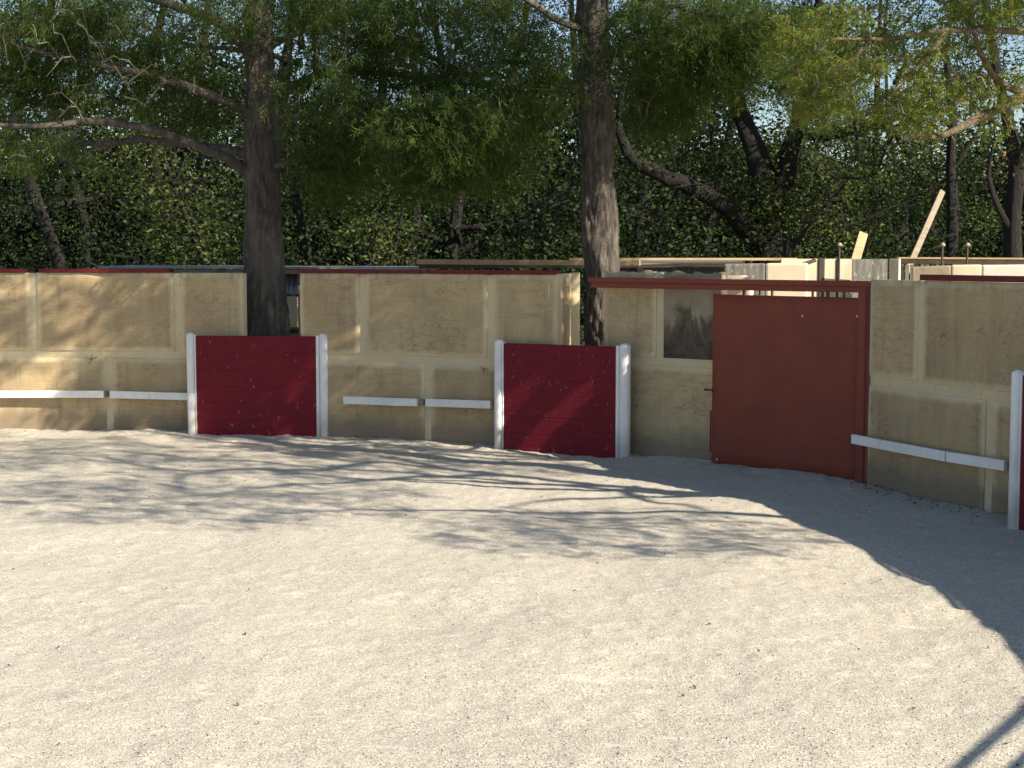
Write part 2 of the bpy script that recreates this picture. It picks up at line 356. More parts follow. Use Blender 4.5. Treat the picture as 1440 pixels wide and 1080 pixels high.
# ------------------------------------------------------------------ the arena wall
class Path:
    def __init__(s, pts):
        s.p = np.array(pts, float); s.L = np.concatenate([[0], np.cumsum(np.linalg.norm(np.diff(s.p, axis=0), axis=1))]); s.len = s.L[-1]
        t = np.gradient(s.p, s.L, axis=0) if len(pts) > 2 else np.repeat(s.p[1:] - s.p[:1], 2, 0)
        s.n = np.stack([t[:, 1], -t[:, 0]], -1); s.n /= np.linalg.norm(s.n, axis=1)[:, None]
    def __call__(s, u, off=0.0):
        u = np.asarray(u, float)
        q = np.stack([np.interp(u, s.L, s.p[:, i]) for i in (0, 1)], -1)
        n = np.stack([np.interp(u, s.L, s.n[:, i]) for i in (0, 1)], -1)
        # extrapolate a little past the ends
        lo = np.minimum(u, 0)[..., None]; hi = np.maximum(u - s.len, 0)[..., None]
        t0 = (s.p[1] - s.p[0]) / s.L[1]; t1 = (s.p[-1] - s.p[-2]) / (s.L[-1] - s.L[-2])
        return q + lo * t0 + hi * t1 + n * np.asarray(off)[..., None]
    def u_of_px(s, px):
        us = np.linspace(-.5, s.len + .5, 800); q = s(us); x = 720 + q[:, 0] / q[:, 1] * FPX
        # small pitch correction is ignored: verticals stay vertical to under a pixel
        return float(us[np.argmin(abs(x - px))])
def slab(path, u0, u1, z0, z1, front, back, name, mat, parent, step=.08, seed=0, wob=.004, top_wob=0.0, edge_soft=True):
    """a slab following the path: gridded front face, soft edges, uneven surface"""
    nu = max(2, int((u1 - u0) / step) + 1); nz = max(2, int((z1 - z0) / step) + 1)
    us = np.linspace(u0, u1, nu); zs = np.linspace(z0, z1, nz); r = np.random.default_rng(seed)
    inset = .006 if edge_soft else 0
    U = np.concatenate([[u0], us + 0, [u1]]); Zv = np.concatenate([[z0], zs, [z1]])
    U[1] += inset; U[-2] -= inset; Zv[1] += inset; Zv[-2] -= inset
    UU, ZZ = np.meshgrid(U, Zv); n2, n1 = UU.shape
    off = np.full_like(UU, front); off[0] -= inset; off[-1] -= inset; off[:, 0] -= inset; off[:, -1] -= inset
    nn = (r.random((n2 // 4 + 3, n1 // 4 + 3)) - .5)
    yi = np.linspace(0, nn.shape[0] - 1.001, n2); xi = np.linspace(0, nn.shape[1] - 1.001, n1); y0 = yi.astype(int); x0 = xi.astype(int); fy = (yi - y0)[:, None]; fx = (xi - x0)[None]
    W = nn[y0][:, x0] * (1 - fy) * (1 - fx) + nn[y0 + 1][:, x0] * fy * (1 - fx) + nn[y0][:, x0 + 1] * (1 - fy) * fx + nn[y0 + 1][:, x0 + 1] * fy * fx
    off = off + W * 2 * wob + (r.random(UU.shape) - .5) * wob * .4
    if top_wob:
        tw = np.interp(U, np.linspace(u0, u1, 14), r.uniform(-1, .4, 14)) * top_wob
        tw = tw + (r.random(n1) - .5) * top_wob * .5
        ZZ = ZZ + tw[None] * ((ZZ - z0) / (z1 - z0))
    P = path(UU, off); V = np.concatenate([P, ZZ[..., None]], -1).reshape(-1, 3)
    a = np.arange(n2 - 1)[:, None] * n1 + np.arange(n1 - 1)[None]
    F = np.stack([a, a + 1, a + 1 + n1, a + n1], -1).reshape(-1, 4)
    edge = np.minimum(np.minimum(UU - u0, u1 - UU), np.minimum(ZZ - z0, abs(z1 - z0) - (ZZ - z0))).clip(0, 1).ravel()
    # sides to the back
    bv = np.concatenate([path(UU[0], back * np.ones(n1)), ZZ[0][:, None]], -1); tv = np.concatenate([path(UU[-1], back * np.ones(n1)), ZZ[-1][:, None]], -1)
    N = len(V); V = np.concatenate([V, bv, tv]); edge = np.concatenate([edge, np.zeros(2 * n1)])
    i = np.arange(n1 - 1); Fb = np.stack([N + i, N + i + 1, i + 1, i], -1); tr = (n2 - 1) * n1
    Ft = np.stack([tr + i, tr + i + 1, N + n1 + i + 1, N + n1 + i], -1)
    Fk = np.stack([N + i + 1, N + i, N + n1 + i, N + n1 + i + 1], -1)
    V2 = []; Fs = []
    j = np.arange(n2 - 1)
    # end caps as strips: front column to back line
    for col, sgn in ((0, 1), (n1 - 1, -1)):
        base = len(V) + len(V2); bk = np.concatenate([path(UU[:, col], back * np.ones(n2)), ZZ[:, col][:, None]], -1); V2 += list(bk)
        q = np.stack([j * n1 + col, (j + 1) * n1 + col, base + j + 1, base + j], -1); Fs.append(q if sgn > 0 else q[:, ::-1])
    V = np.concatenate([V, np.array(V2)]); edge = np.concatenate([edge, np.zeros(len(V2))])
    F = np.concatenate([F, Fb, Ft, Fk] + Fs)
    return np_mesh(name, V, F, mat, parent, False, [('edge', 'POINT', edge)], org=tuple(parent.location))

GAP = .10
def wall(name_label, path, top, ups, los, joint=1.05, copings=(), thick=.15, mats=None, seed=0, top_wob=0.0, fine=True, up0=None):
    """ups / los: u positions of the vertical joints of the upper / lower course"""
    q = path(path.len / 2, -.05); t = empty('concrete_wall', (q[0], q[1], 0), name_label, 'wall', 'rendered walls round the sand ring')
    k = max(2, int(path.len / .4))
    st = .08 if fine else .5
    slab(path, 0, path.len, -.1, top - .006, -.013, -thick, 'mortar_core', M['mortar'], t, max(st, .1), seed, .003, top_wob * .9)
    for row, (js, z0, z1) in enumerate(((los, -.08, joint), (ups, joint, top))):
        js = [0] + list(js) + [path.len]
        for i in range(len(js) - 1):
            a = js[i] + (GAP / 2 if i else .002); b = js[i + 1] - (GAP / 2 if i < len(js) - 2 else .002)
            mm = M['panel']
            if mats and (row, i) in mats: mm = mats[(row, i)]
            slab(path, a, b, z0 + (GAP / 2 if row else 0), z1 - (GAP / 2 if not row else 0), random.uniform(-.002, .004), -.03, 'panel', mm, t, st, seed * 31 + i * 7 + row * 3, .004, top_wob if row else 0)
    for (a, b, h) in copings:
        n = max(1, int((b - a) / .5)); mb = MB(); us = np.linspace(a, b, n + 1)
        for i in range(n): 
            p0 = path(us[i]); p1 = path(us[i + 1]); mb.prism(p0, p1, (top + .003, top + .003), (top + h, top + h), .03, -.12)
        mb.build('coping', M['trim'], t)
    return t

CC = np.array([-6.48, 8.34]); RAD = 12.6
def arc(a0, a1, n, rad=12.6): return [CC + rad * np.array([math.cos(R(a)), math.sin(R(a))]) for a in np.linspace(a0, a1, n)]

p_left = Path(arc(128, 97, 6) + [gp(0, 607), gp(75, 607), gp(150, 607.5), gp(262, 610), gp(344, 612)])
p_mid = Path([gp(424, 615), gp(510, 618.5), gp(600, 624), gp(693, 630), gp(783, 636)])
p_gate = Path([gp(849, 637.5), gp(930, 645), gp(1011, 652.5)])
g0, g1 = gp(1000, 654), gp(1216, 681.5)
p_right = Path([gp(1219, 683.5), gp(1316, 707.5), gp(1411, 727)] + arc(25, 18, 3) + arc(14, -9.5, 9, 12.56))

TOP = 2.15
u = p_left.u_of_px
wl = wall('long ochre rendered wall at the left, ending at the cypress trunk in the wall gap', p_left, TOP, sorted([u(48) - 5.8, u(48) - 3.9, u(48) - 1.95, u(48), u(250)]), sorted([u(152) - 6, u(152) - 4, u(152) - 2, u(152)]), 1.05, [(0, u(40), .05), (u(57), u(240), .05)], seed=1)
u = p_mid.u_of_px
wm = wall('ochre wall section between the two conifer trunks with red coping', p_mid, TOP, [u(510), u(690)], [u(601)], 1.06, [(0.0, u(593), .05), (u(606), u(782), .05)], seed=2)
u = p_gate.u_of_px
wg = wall('ochre wall section with black mould stain beside the red gate', p_gate, 2.19, [u(928)], [], 1.14, [], seed=3, mats={(1, 1): M['stain_shade']}, top_wob=.05)
u = p_right.u_of_px
ur = [u(1294)] + [u(1294) + 2 * k for k in range(1, 6)]
wr = wall('ochre wall to the right of the red gate with a red capping', p_right, 2.14, [x for x in ur if x < p_right.len - .3], [x + 1.0 for x in ur if x + 1 < p_right.len - .3], 1.10, [(u(1296), p_right.len, .06)], seed=4)

def scrawl(t, path, strokes):
    mb = MB()
    for st in strokes:
        pts = []
        for px, z in st:
            q = path(path.u_of_px(px), .008); pts.append((q[0], q[1], z))
        mb.tube(pts, .0035, 4)
    mb.build('scrawl', M['dark'], t)
hz = lambda py: CAM_H - (py - HZN) / FPX * 19.5
scrawl(wm, p_mid, [[(677, hz(513)), (678, hz(518))], [(680.5, hz(515)), (681, hz(524))], [(681, hz(519)), (684, hz(515.5)), (686, hz(518)), (686.5, hz(528))]])
scrawl(wl, p_left, [[(120, 1.02), (126, .98), (131, 1.0), (137, 1.03)], [(127, 1.04), (128, .98), (124, .93)]])

# turned end pier of the middle wall, lit by the sun
def pier():
    t = empty('wall_end_pier', (.68, 19.2, 0), 'narrow sunlit end face of the middle wall, next to the straight conifer trunk', 'pier')
    a = p_mid(p_mid.len) ; a = np.array([a[0] + .004, a[1] + .01]); b = np.array(at(804, 400, a[1] + .42)[:2]); c = np.array(at(815.5, 400, b[1] + .03)[:2])
    slab(Path([a, b]), 0, np.linalg.norm(b - a), -.1, 2.16, 0, -.12, 'lit_face', M['panel'], t, .1, 5)
    slab(Path([b + np.array([.003, 0]), c]), 0, np.linalg.norm(c - b), -.1, 2.17, 0, -.12, 'side_face', M['panel'], t, .1, 6)
pier()

# ------------------------------------------------------------------ white foot rails along the wall
def foot_rail(path, a, b, z0, z1, label, joints=(), br=()):
    q = path(a, .12); t = empty('foot_rail', (q[0], q[1], z0), label, 'foot rail', 'white foot rails along the ring wall')
    cuts = [a] + list(joints) + [b]
    for i in range(len(cuts) - 1):
        c0, c1 = cuts[i] + (.004 if i else 0), cuts[i + 1]
        n = max(1, int((c1 - c0) / .6)); us = np.linspace(c0, c1, n + 1); mb = MB()
        for k in range(n):
            f0 = (us[k] - a) / (b - a); f1 = (us[k + 1] - a) / (b - a); h0 = z0 + (z1 - z0) * f0; h1 = z0 + (z1 - z0) * f1
            mb.prism(path(us[k]), path(us[k + 1]), (h0, h1), (h0 + .095, h1 + .095), .135, .095)
        mb.build('board', M['white'], t)
    for ub in (br or (a + .3, (a + b) / 2, b - .25)):
        mb = MB(); f = (ub - a) / (b - a); z = z0 + (z1 - z0) * f
        mb.prism(path(ub - .03), path(ub + .03), z + .01, z + .08, .094, .0)
        mb.build('bracket', M['oldwood'], t)
u = p_left.u_of_px
foot_rail(p_left, u(-260), u(147), .47, .475, 'white foot rail at the far left, ending in a brown joint block', [u(-60)], (u(-200), u(-40), u(55), u(125), u(149)))
foot_rail(p_left, u(158), u(268), .475, .465, 'white foot rail running up behind the left post of the left crimson shield', [u(214)], (u(175), u(245)))
u = p_mid.u_of_px
foot_rail(p_mid, u(489), u(592), .475, .485, 'short white foot rail on the middle wall, freestanding at both ends', [], (u(505), u(570), u(596)))
foot_rail(p_mid, u(605), u(696), .49, .505, 'white foot rail meeting the left post of the middle crimson shield', [], (u(625), u(680)))
u = p_right.u_of_px
foot_rail(p_right, u(1219) - .04, u(1416) + .12, .44, .445, 'white foot rail on the wall between red gate and rightmost shield', [u(1255), u(1349)], (u(1224), u(1277), u(1331), u(1366)))

# ------------------------------------------------------------------ crimson shields (burladeros)
def shield(a, b, h, label, seed, lw=.125, rw=.125):
    t = empty('crimson_shield', ((a[0] + b[0]) / 2, (a[1] + b[1]) / 2, 0), label, 'barrier shield', 'crimson shields standing before the ring wall')
    d = (b - a) / np.linalg.norm(b - a); L = np.linalg.norm(b - a); rn = random.Random(seed)
    x0, x1 = lw, L - rw - .045; n = 6; ph = h / n
    for i in range(n):
        mb = MB(); of = rn.uniform(-.0012, .0012); g = .0005
        mb.prism(a + d * (x0 + .002), a + d * (x1 - .002), (i * ph + g - (.06 if i == 0 else 0), i * ph + g + rn.uniform(-.001, .001) - (.06 if i == 0 else 0)), ((i + 1) * ph - g,) * 2, -.030 + of, -.075 + of)
        mb.build('plank', M['crimson'], t, bevel=.0008, seg=1)
    for k, (c, wd) in enumerate(((lw / 2 - .01, lw - .02), (L - rw / 2, rw))):
        # rounded steel post with a domed top
        q = a + d * c; m = 14; mb = MB(); zs = [-.1, .0, .5, 1.0, h + .01, h + .03, h + .042]; rs = [1, 1, 1, 1, 1, .8, .35]
        V = []
        for z, r_ in zip(zs, rs):
            for j in range(m):
                th = 2 * math.pi * j / m; cx = math.copysign(abs(math.cos(th)) ** .7, math.cos(th)); sy = math.copysign(abs(math.sin(th)) ** .7, math.sin(th))
                p = q + d * cx * wd / 2 * r_ + np.array([d[1], -d[0]]) * (sy * wd / 2 * r_ - .045); V.append((p[0], p[1], z))
        F = [(i * m + j, i * m + (j + 1) % m, (i + 1) * m + (j + 1) % m, (i + 1) * m + j) for i in range(len(zs) - 1) for j in range(m)]
        mb.add(V, F, True); mb.add(V[-m:], [tuple(range(m))]); mb.build('post', M['white'], t)
    for c0, c1 in ((lw - .018, lw), (x1, x1 + .042)):
        mb = MB(); mb.prism(a + d * c0, a + d * c1, -.08, h + .012, -.018, -.085); mb.build('guide_strip', M['white'], t, bevel=.003, seg=1)
    return t
shield(gp(263.5, 614), gp(463, 616.5), 1.33, 'leftmost crimson shield with white posts, pale scuffs on its planks, before the forked trunk', 1)
shield(gp(694, 633), gp(883, 645.5), 1.315, 'middle crimson shield with white posts, between the middle wall and the red gate', 2)
b3 = gp(1415, 742); dd = np.array([.42, -1.0]); dd /= np.linalg.norm(dd)
s3 = shield(b3, b3 + dd * 1.75, 1.35, 'crimson shield cut off by the right edge, its white post at the rail end', 3)

# ------------------------------------------------------------------ the sliding gate
def gate():
    mid = (g0 + g1) / 2; t = empty('sliding_gate', (mid[0], mid[1], 0), 'large oxide-red sheet gate hanging from a long red overhead beam', 'gate')
    d = (g1 - g0); L = np.linalg.norm(d); d = d / L; n = np.array([d[1], -d[0]])
    wpost = .11
    # leaf: sheet with slight dents
    path = Path([g0, g0 + d * (L - wpost)])
    o = slab(path, 0, path.len, .035, 1.945, .0, -.035, 'leaf', M['gate'], t, .12, 9, .0025, 0)
    for k in (0, 1):
        mb = MB(); a = g0 + d * (path.len - .012 - k * .05); mb.prism(a, a + d * .006, .06, 1.92, .006, -.002)
        mb.build('weld_seam', M['dark'], t) if k == 0 else None
    a = g0 + d * (L - wpost + .006); b = g0 + d * L
    mb = MB(); mb.prism(a, b, -.02, 2.0, .035, -.30); mb.build('jamb_post', M['gate'], t, bevel=.006)
    mb = MB(); c = g0 + d * (L + .002); mb.prism(c, c + d * .03, .0, 2.09, .05, -.12); mb.build('jamb_flange', M['trim'], t)
    # overhead beam: box with a lower track lip
    B = g0 + d * (L + .03); A = np.array(at(831, 395, 18.72)[:2]); db = (B - A) / np.linalg.norm(B - A)
    mb = MB(); mb.prism(A, B, 2.065, 2.12, .055, -.04); mb.build('beam', M['gate'], t, bevel=.004)
    mb = MB(); mb.prism(A + db * .02, B - db * .01, 2.0, 2.063, .028, -.035); mb.build('track', M['gate'], t, bevel=.004)
    # gap under the track: hangers
    for px in (1043, 1066, 1083, 1140, 1160, 1184):
        mb = MB(); tt = .0; u_ = p = None
        best = min(np.linspace(0, L, 400), key=lambda s: abs(720 + (g0 + d * s)[0] / (g0 + d * s)[1] * FPX - px))
        c = g0 + d * best; wd = .02 if px not in (1043, 1160) else .035
        mb.prism(c, c + d * wd, 1.92, 2.01, .0 - .008, -.03); mb.build('hanger', M['dark'], t)
    for px, zz in ((.63, 1.72), (.985, 1.74), (.04, .06)):
        c = g0 + d * (path.len * px); mb = MB(); mb.prism(c, c + d * .014, (zz, zz + .006), (zz + .03, zz + .02), .003, -.002); mb.build('paint_chip', M['creamwhite'], t)
    # handle/latch at the left edge, wheel and bottom stop
    h0 = g0 + n * .01 - d * .07; mb = MB(); mb.bar((*(h0), .86), (*(h0 + d * .09), .86), .02, .022); mb.bar((*(h0), .86), (*(h0 + n * .04), .86), .02, .022)
    mb.build('latch', M['dark'], t)
    mb = MB(); mb.prism(g0 - d * .01, g0 + d * (L - .1), -.01, .03, -.01, -.03); mb.build('floor_guide', M['dark'], t)
    c = g0 - d * .035; mb = MB(); mb.prism(c, c + d * .012, .15, .62, -.012, -.03); mb.build('edge_bar', M['trim'], t)
gate()

# ------------------------------------------------------------------ things behind the wall
def corr(path, u0, u1, z0, z1, name, mat, parent, pitch=.076, amp=.012):
    us = np.arange(u0, u1, pitch / 4); off = amp * np.sin(us / pitch * 2 * math.pi); P = path(us, off); P2 = path(us, off - .004)
    n = len(us); V = np.concatenate([np.column_stack([P, np.full(n, z0)]), np.column_stack([P, np.full(n, z1)]), np.column_stack([P2, np.full(n, z0)]), np.column_stack([P2, np.full(n, z1)])])
    i = np.arange(n - 1); F = np.concatenate([np.stack([i, i + 1, n + i + 1, n + i], -1), np.stack([2 * n + i, 3 * n + i, 3 * n + i + 1, 2 * n + i + 1], -1), np.stack([n + i, n + i + 1, 3 * n + i + 1, 3 * n + i], -1)])
    return np_mesh(name, V, F, mat, parent, True, org=tuple(parent.location))

def low_shed(pts, zt, label, posts, px_sheets):
    """lean-to shelter behind the wall: timber fascia, sheet roof, corrugated back"""
    t = empty('lean_to_shed', (pts[0][0], pts[0][1], 0), label, 'shed')
    return t
# left shed: grey sheet roof edge + dark fascia + corrugated panel by the trunk
def shed_left():
    D = 23.0
    a = at(145, 377, D)[:2]; b = at(610, 377, D - .2)[:2]
    t = empty('lean_to_shed', (a[0], a[1], 0), 'low shed with grey sheet roof peeping over the left wall, behind the forked trunk', 'shed')
    mb = MB(); zt = at(300, 374, D)[2]
    mb.prism(a, b, (zt - .03, zt - .045), (zt, zt - .015), .25, -1.6); mb.build('roof_sheet', M['zinc'], t)
    c = at(215, 377, D)[:2]; mb = MB(); mb.prism(c, b, zt - .11, zt - .048, .18, .13); mb.build('fascia', M['oldwood'], t)
    pth = Path([at(380, 400, D)[:2], at(470, 400, D)[:2]])
    corr(pth, 0, pth.len, at(400, 414, D)[2], zt - .12, 'corrugated_sheet', M['zinc'], t)
    mb = MB(); mb.prism(pth(0), pth(pth.len), at(400, 460, D)[2], at(400, 417, D)[2], .0, -.05); mb.build('board', M['cream'], t)
    mb = MB(); mb.prism(pth(0), pth(pth.len), 0, at(400, 463, D)[2], -.1, -.15); mb.build('lower_board', M['dark'], t)
    for f in (.04, .3, .6, .95):
        mb = MB(); q = a + (b - a) * f; mb.bar((q[0], q[1], 0), (q[0], q[1], zt - .05), .08, .08, up=(0, 1, 0)); mb.build('post', M['oldwood'], t)
shed_left()
def shed_mid():
    D = 21.6
    z0 = at(700, 373, D)[2]; z1 = at(700, 365.5, D)[2]
    t = empty('lean_to_shed', (*at(600, 370, D)[:2], 0), 'low shed with a pale timber edge above the middle wall, crossing behind the straight trunk', 'shed')
    mb = MB(); a = at(587, 368, D + .3); b = at(900, 370, D - .6)
    mb.bar(a, b, .09, .07); mb.build('edge_beam', M['wood'], t, bevel=.008)
    mb = MB(); a2 = at(800, 364.5, D - .1); b2 = at(1120, 364.5, D); mb.bar(a2, b2, .12, .035); mb.build('edge_board', M['wood'], t, bevel=.004)
    mb = MB(); a3 = at(590, 374, D + .5); b3_ = at(1045, 372, D + .2); mb.bar(a3, b3_, .2, .07); mb.build('fascia', M['dark'], t)
    mb = MB(); mb.prism(at(600, 370, D + .4)[:2], at(1045, 370, D + .2)[:2], z1 - .05, z1 - .02, -.05, -1.5); mb.build('roof_sheet', M['zinc'], t)
    pth = Path([at(868, 385, D + .5)[:2], at(1040, 385, D + .5)[:2]])
    corr(pth, 0, pth.len, 1.2, at(900, 377, D)[2], 'corrugated_sheet', M['zinc'], t)
    mb = MB(); mb.bar(at(880, 372, D + .1), at(1040, 373.5, D + .1), .04, .04); mb.build('rail', M['oldwood'], t)
    for px in (610, 740, 900, 1035):
        mb = MB(); q = at(px, 370, D + .45); mb.bar((q[0], q[1], 0), (q[0], q[1], z0 - .02), .09, .09, up=(0, 1, 0)); mb.build('post', M['oldwood'], t)
shed_mid()

def simple_wall(label, pts_px, D, top_px, mat, name='outer_wall', th=.15, bottom=0.0, bev=.015):
    a = at(pts_px[0], 380, D[0])[:2]; b = at(pts_px[1], 380, D[1])[:2]
    t = empty(name, ((a[0] + b[0]) / 2, (a[1] + b[1]) / 2, 0), label, 'wall')
    z0 = at(pts_px[0], top_px[0], D[0])[2]; z1 = at(pts_px[1], top_px[1], D[1])[2]
    return t, a, b, z0, z1
def outer_walls():
    # stub wall with darkened top left corner
    t, a, b, z0, z1 = simple_wall('short cream stub wall with a blackened corner behind the gate beam', (1018, 1136), (19.6, 19.4), (371, 369.5), None, 'stub_wall')
    f = (1077 - 1018) / (1136 - 1018); m_ = a + (b - a) * f; zm = z0 + (z1 - z0) * f
    mb = MB(); mb.prism(a, m_ - (b - a) * .004, 0, (z0, zm), 0, -.15); mb.build('dark_block', M['grime'], t, bevel=.03)
    mb = MB(); mb.prism(m_, b, 0, (zm, z1), 0, -.15); mb.build('cream_block', M['cream'], t, bevel=.03)
    # rough low wall right behind the beam
    t, a, b, z0, z1 = simple_wall('rough-topped low cream wall just behind the left half of the gate beam', (868, 1056), (18.9, 18.2), (388, 384.5), None, 'rough_wall')
    pth = Path([a, b]); slab(pth, 0, pth.len, 0, z0 + .03, 0, -.12, 'render_block', M['cream'], t, .05, 12, .004, .05)
    # tall panels of the outer enclosure
    t, a, b, z0, z1 = simple_wall('tall cream panel wall beyond the gate, split by a dark upright', (1098, 1198), (21.8, 21.2), (364, 364), None)
    xs = [1098, 1151, 1159, 1176.5, 1178.5, 1197]
    for i, (mt, zz) in enumerate(((M['cream'], 0), (M['dark'], .01), (M['cream'], 0), (M['dark'], .005), (M['cream'], 0))):
        p = at(xs[i] + .3, 380, 21.5 - .05 * (xs[i] - 1098) / 100)[:2]; q = at(xs[i + 1] - .3, 380, 21.5 - .05 * (xs[i + 1] - 1098) / 100)[:2]
        mb = MB(); mb.prism(p, q, 0, z0 + zz, .02 if mt is M['dark'] else 0, -.1); mb.build('upright' if mt is M['dark'] else 'panel', mt, t, bevel=.004, seg=1)
    mb = MB(); mb.bar(at(1100, 381, 21.5), at(1148, 365.5, 21.3), .05, .05); mb.build('brace', M['oldwood'], t)
    t, a, b, z0, z1 = simple_wall('blackened grey sheet standing between cream panels right of the gate', (1198, 1248), (21.2, 21.15), (364.5, 364), None, 'stained_sheet')
    mb = MB(); mb.prism(a, b, 0, (z0, z1), 0, -.03); mb.build('sheet', M['grime'], t)
    t['category'] = 'panel'
    t, a, b, z0, z1 = simple_wall('narrow bright cream pillar behind the rough wall top right of the gate', (1250, 1264), (20.6, 20.5), (364, 364), None, 'cream_pillar')
    mb = MB(); mb.prism(a, b, 0, z0, 0, -.05); mb.build('shaft', M['cream'], t, bevel=.01)
    t['category'] = 'pillar'
    # slatted fence
    t = empty('slat_fence', (*at(1280, 380, 21.5)[:2], 0), 'pale slatted fence under a timber beam behind the right wall', 'fence')
    zt = at(1280, 372, 21.5)[2]
    for k, px in enumerate(np.arange(1266, 1440, 7.2)):
        mb = MB(); p = at(px, 380, 21.5 - k * .01)[:2]; q = at(px + 5, 380, 21.5 - k * .01)[:2]; mb.prism(p, q, 0.1, zt, 0, -.02)
        mb.build('slat', M['creamwhite'] if k % 3 else M['oldwood'], t)
    mb = MB(); mb.bar(at(1262, 367, 21.4), at(1500, 368.5, 21.2), .08, .07); mb.build('top_beam', M['oldwood'], t, bevel=.006)
    mb = MB(); mb.bar(at(1262, 362.6, 21.3), at(1500, 364, 21.1), .16, .02); mb.build('cap_board', M['wood'], t)
    # second low wall in two tones, its first block painted dark for shade
    t, a, b, z0, z1 = simple_wall('low double-tone cream and whitish wall with rounded top behind the red capping', (1282, 1560), (18.5, 16.0), (376, 372), None, 'double_tone_wall')
    m1 = at(1338, 380, 17.8)[:2]; m2 = at(1381, 380, 17.72)[:2]
    a = at(1282, 380, 17.9)[:2]; b = at(1560, 380, 17.4)[:2]
    zt = at(1330, 374.5, 17.7)[2]
    for p, q, mt, za, zb, nm in ((a, m1, M['stain_shade'], zt - .01, zt + .01, 'shaded_block'), (m1, m2, M['cream'], zt + .015, zt + .02, 'cream_block'), (m2, b, M['creamwhite'], zt + .015, zt + .03, 'whitish_block')):
        mb = MB(); d_ = (q - p) / np.linalg.norm(q - p); mb.prism(p + d_ * .002, q - d_ * .002, 0, (za, zb), 0, -.16); mb.build(nm, mt, t, bevel=.02)
outer_walls()

def loose_plank(px0, py0, px1, py1, d0, d1, wd, th, label, mat):
    a = at(px0, py0, d0); b = at(px1, py1, d1); dirv = (b - a) / np.linalg.norm(b - a)
    k = (a[2] - 0.0) / dirv[2]; foot = a - dirv * k
    t = MB(); t.bar(foot, b, wd, th, up=(0, -1, 0)); o = t.build('timber_plank', mat, None, org=tuple(foot), bevel=.006)
    tag(o, label, 'plank'); return o
loose_plank(1285, 360, 1325, 269, 21.8, 22.6, .085, .045, 'long pale plank leaning up against the dark trees', M['oldwood'])
o = loose_plank(1204, 362, 1214, 328, 21.9, 22.1, .13, .05, 'short stubby plank end sticking up beside the dark grey sheet', M['wood'])
for i, (px, lab) in enumerate(((1180, 'small capped iron pin rising over the cream panels left of the short plank'), (1325, 'small capped iron pin, the left one of the pair right of the long plank'), (1360, 'small capped iron pin, the right one of the pair right of the long plank'))):
    q = at(px, 362, 20.9); z = at(px, 346, 20.9)[2]
    t = empty('iron_pin', (q[0], q[1], 0), lab, 'pin', 'capped pins above the outer wall')
    mb = MB(); mb.tube([(q[0], q[1], 0), (q[0], q[1], z)], .015, 8); mb.build('rod', M['dark'], t)
    mb = MB(); mb.tube([(q[0], q[1], z), (q[0], q[1], z + .02), (q[0], q[1], z + .045)], [.036, .038, .02], 10); mb.build('cap', M['oldwood'], t)

# far house glimpsed at the right edge
def house():
    D = 62; t = empty('pale_house', (*at(1440, 350, D)[:2], 0), 'pale house glimpsed through the trees at the right edge', 'house')
    a = at(1372, 350, D)[:2]; b = at(1600, 350, D - 4)[:2]; zt = at(1400, 262, D)[2]
    mb = MB(); mb.prism(a, b, 0, zt, 0, -7); mb.build('wall', M['house'], t)
    mb = MB(); d_ = (b - a) / np.linalg.norm(b - a); n = np.array([d_[1], -d_[0]]); 
    A, B = a - d_ * .4, b + d_ * .4; f, k, c = .5, -7.5, -3.5
    V = [(*(A + n * f), zt), (*(B + n * f), zt), (*(B + n * c), zt + 1.6), (*(A + n * c), zt + 1.6), (*(A + n * k), zt), (*(B + n * k), zt)]
    mb.add(V, [(0, 1, 2, 3), (3, 2, 5, 4), (0, 3, 4), (1, 5, 2), (0, 4, 5, 1)]); mb.build('roof', M['roof'], t)
    for px0, px1 in ((1412, 1432), (1470, 1492), (1530, 1552)):
        p = at(px0, 340, D)[:2]; q = p + d_ * ((px1 - px0) / FPX * D)
        mb = MB(); off = ((p - a) @ n); p = p - n * off; q = q - n * off
        mb.prism(p, q, at(1, 356, D)[2], at(1, 325, D)[2], .02, -.1); w_ = mb.build('window', M['glass'], t)
        mb = MB(); mb.prism(p - d_ * .06, q + d_ * .06, at(1, 358, D)[2], at(1, 356, D)[2], .08, -.05); mb.build('sill', M['creamwhite'], t)
house()

# ------------------------------------------------------------------ vegetation
def unit(v): return v / (np.linalg.norm(v, axis=-1, keepdims=True) + 1e-9)
def ortho_frames(ax, r):
    ref = r.standard_normal(ax.shape); a = unit(np.cross(ax, ref)); b = np.cross(ax, a); return a, b
def leaf_mesh(P, N, r, size, droop=.0, aspect=.55):
    """P leaf positions; returns rhombic folded leaves, 4 verts 2 tris each"""
    n = len(P); ax = unit(r.standard_normal((n, 3)) * np.array([1, 1, .7]) + np.array([0, 0, -droop])); a, b = ortho_frames(ax, r)
    s = (size * r.uniform(.6, 1.3, n))[:, None]; w_ = s * aspect * .5
    V = np.stack([P - ax * s * .5, P + a * w_ + b * s * .08, P + ax * s * .5, P - a * w_ + b * s * .08], 1).reshape(-1, 3)
    i = np.arange(n)[:, None] * 4; F = np.concatenate([i + np.array([[0, 1, 2]]), i + np.array([[0, 2, 3]])], 1).reshape(-1, 3)
    return V, F
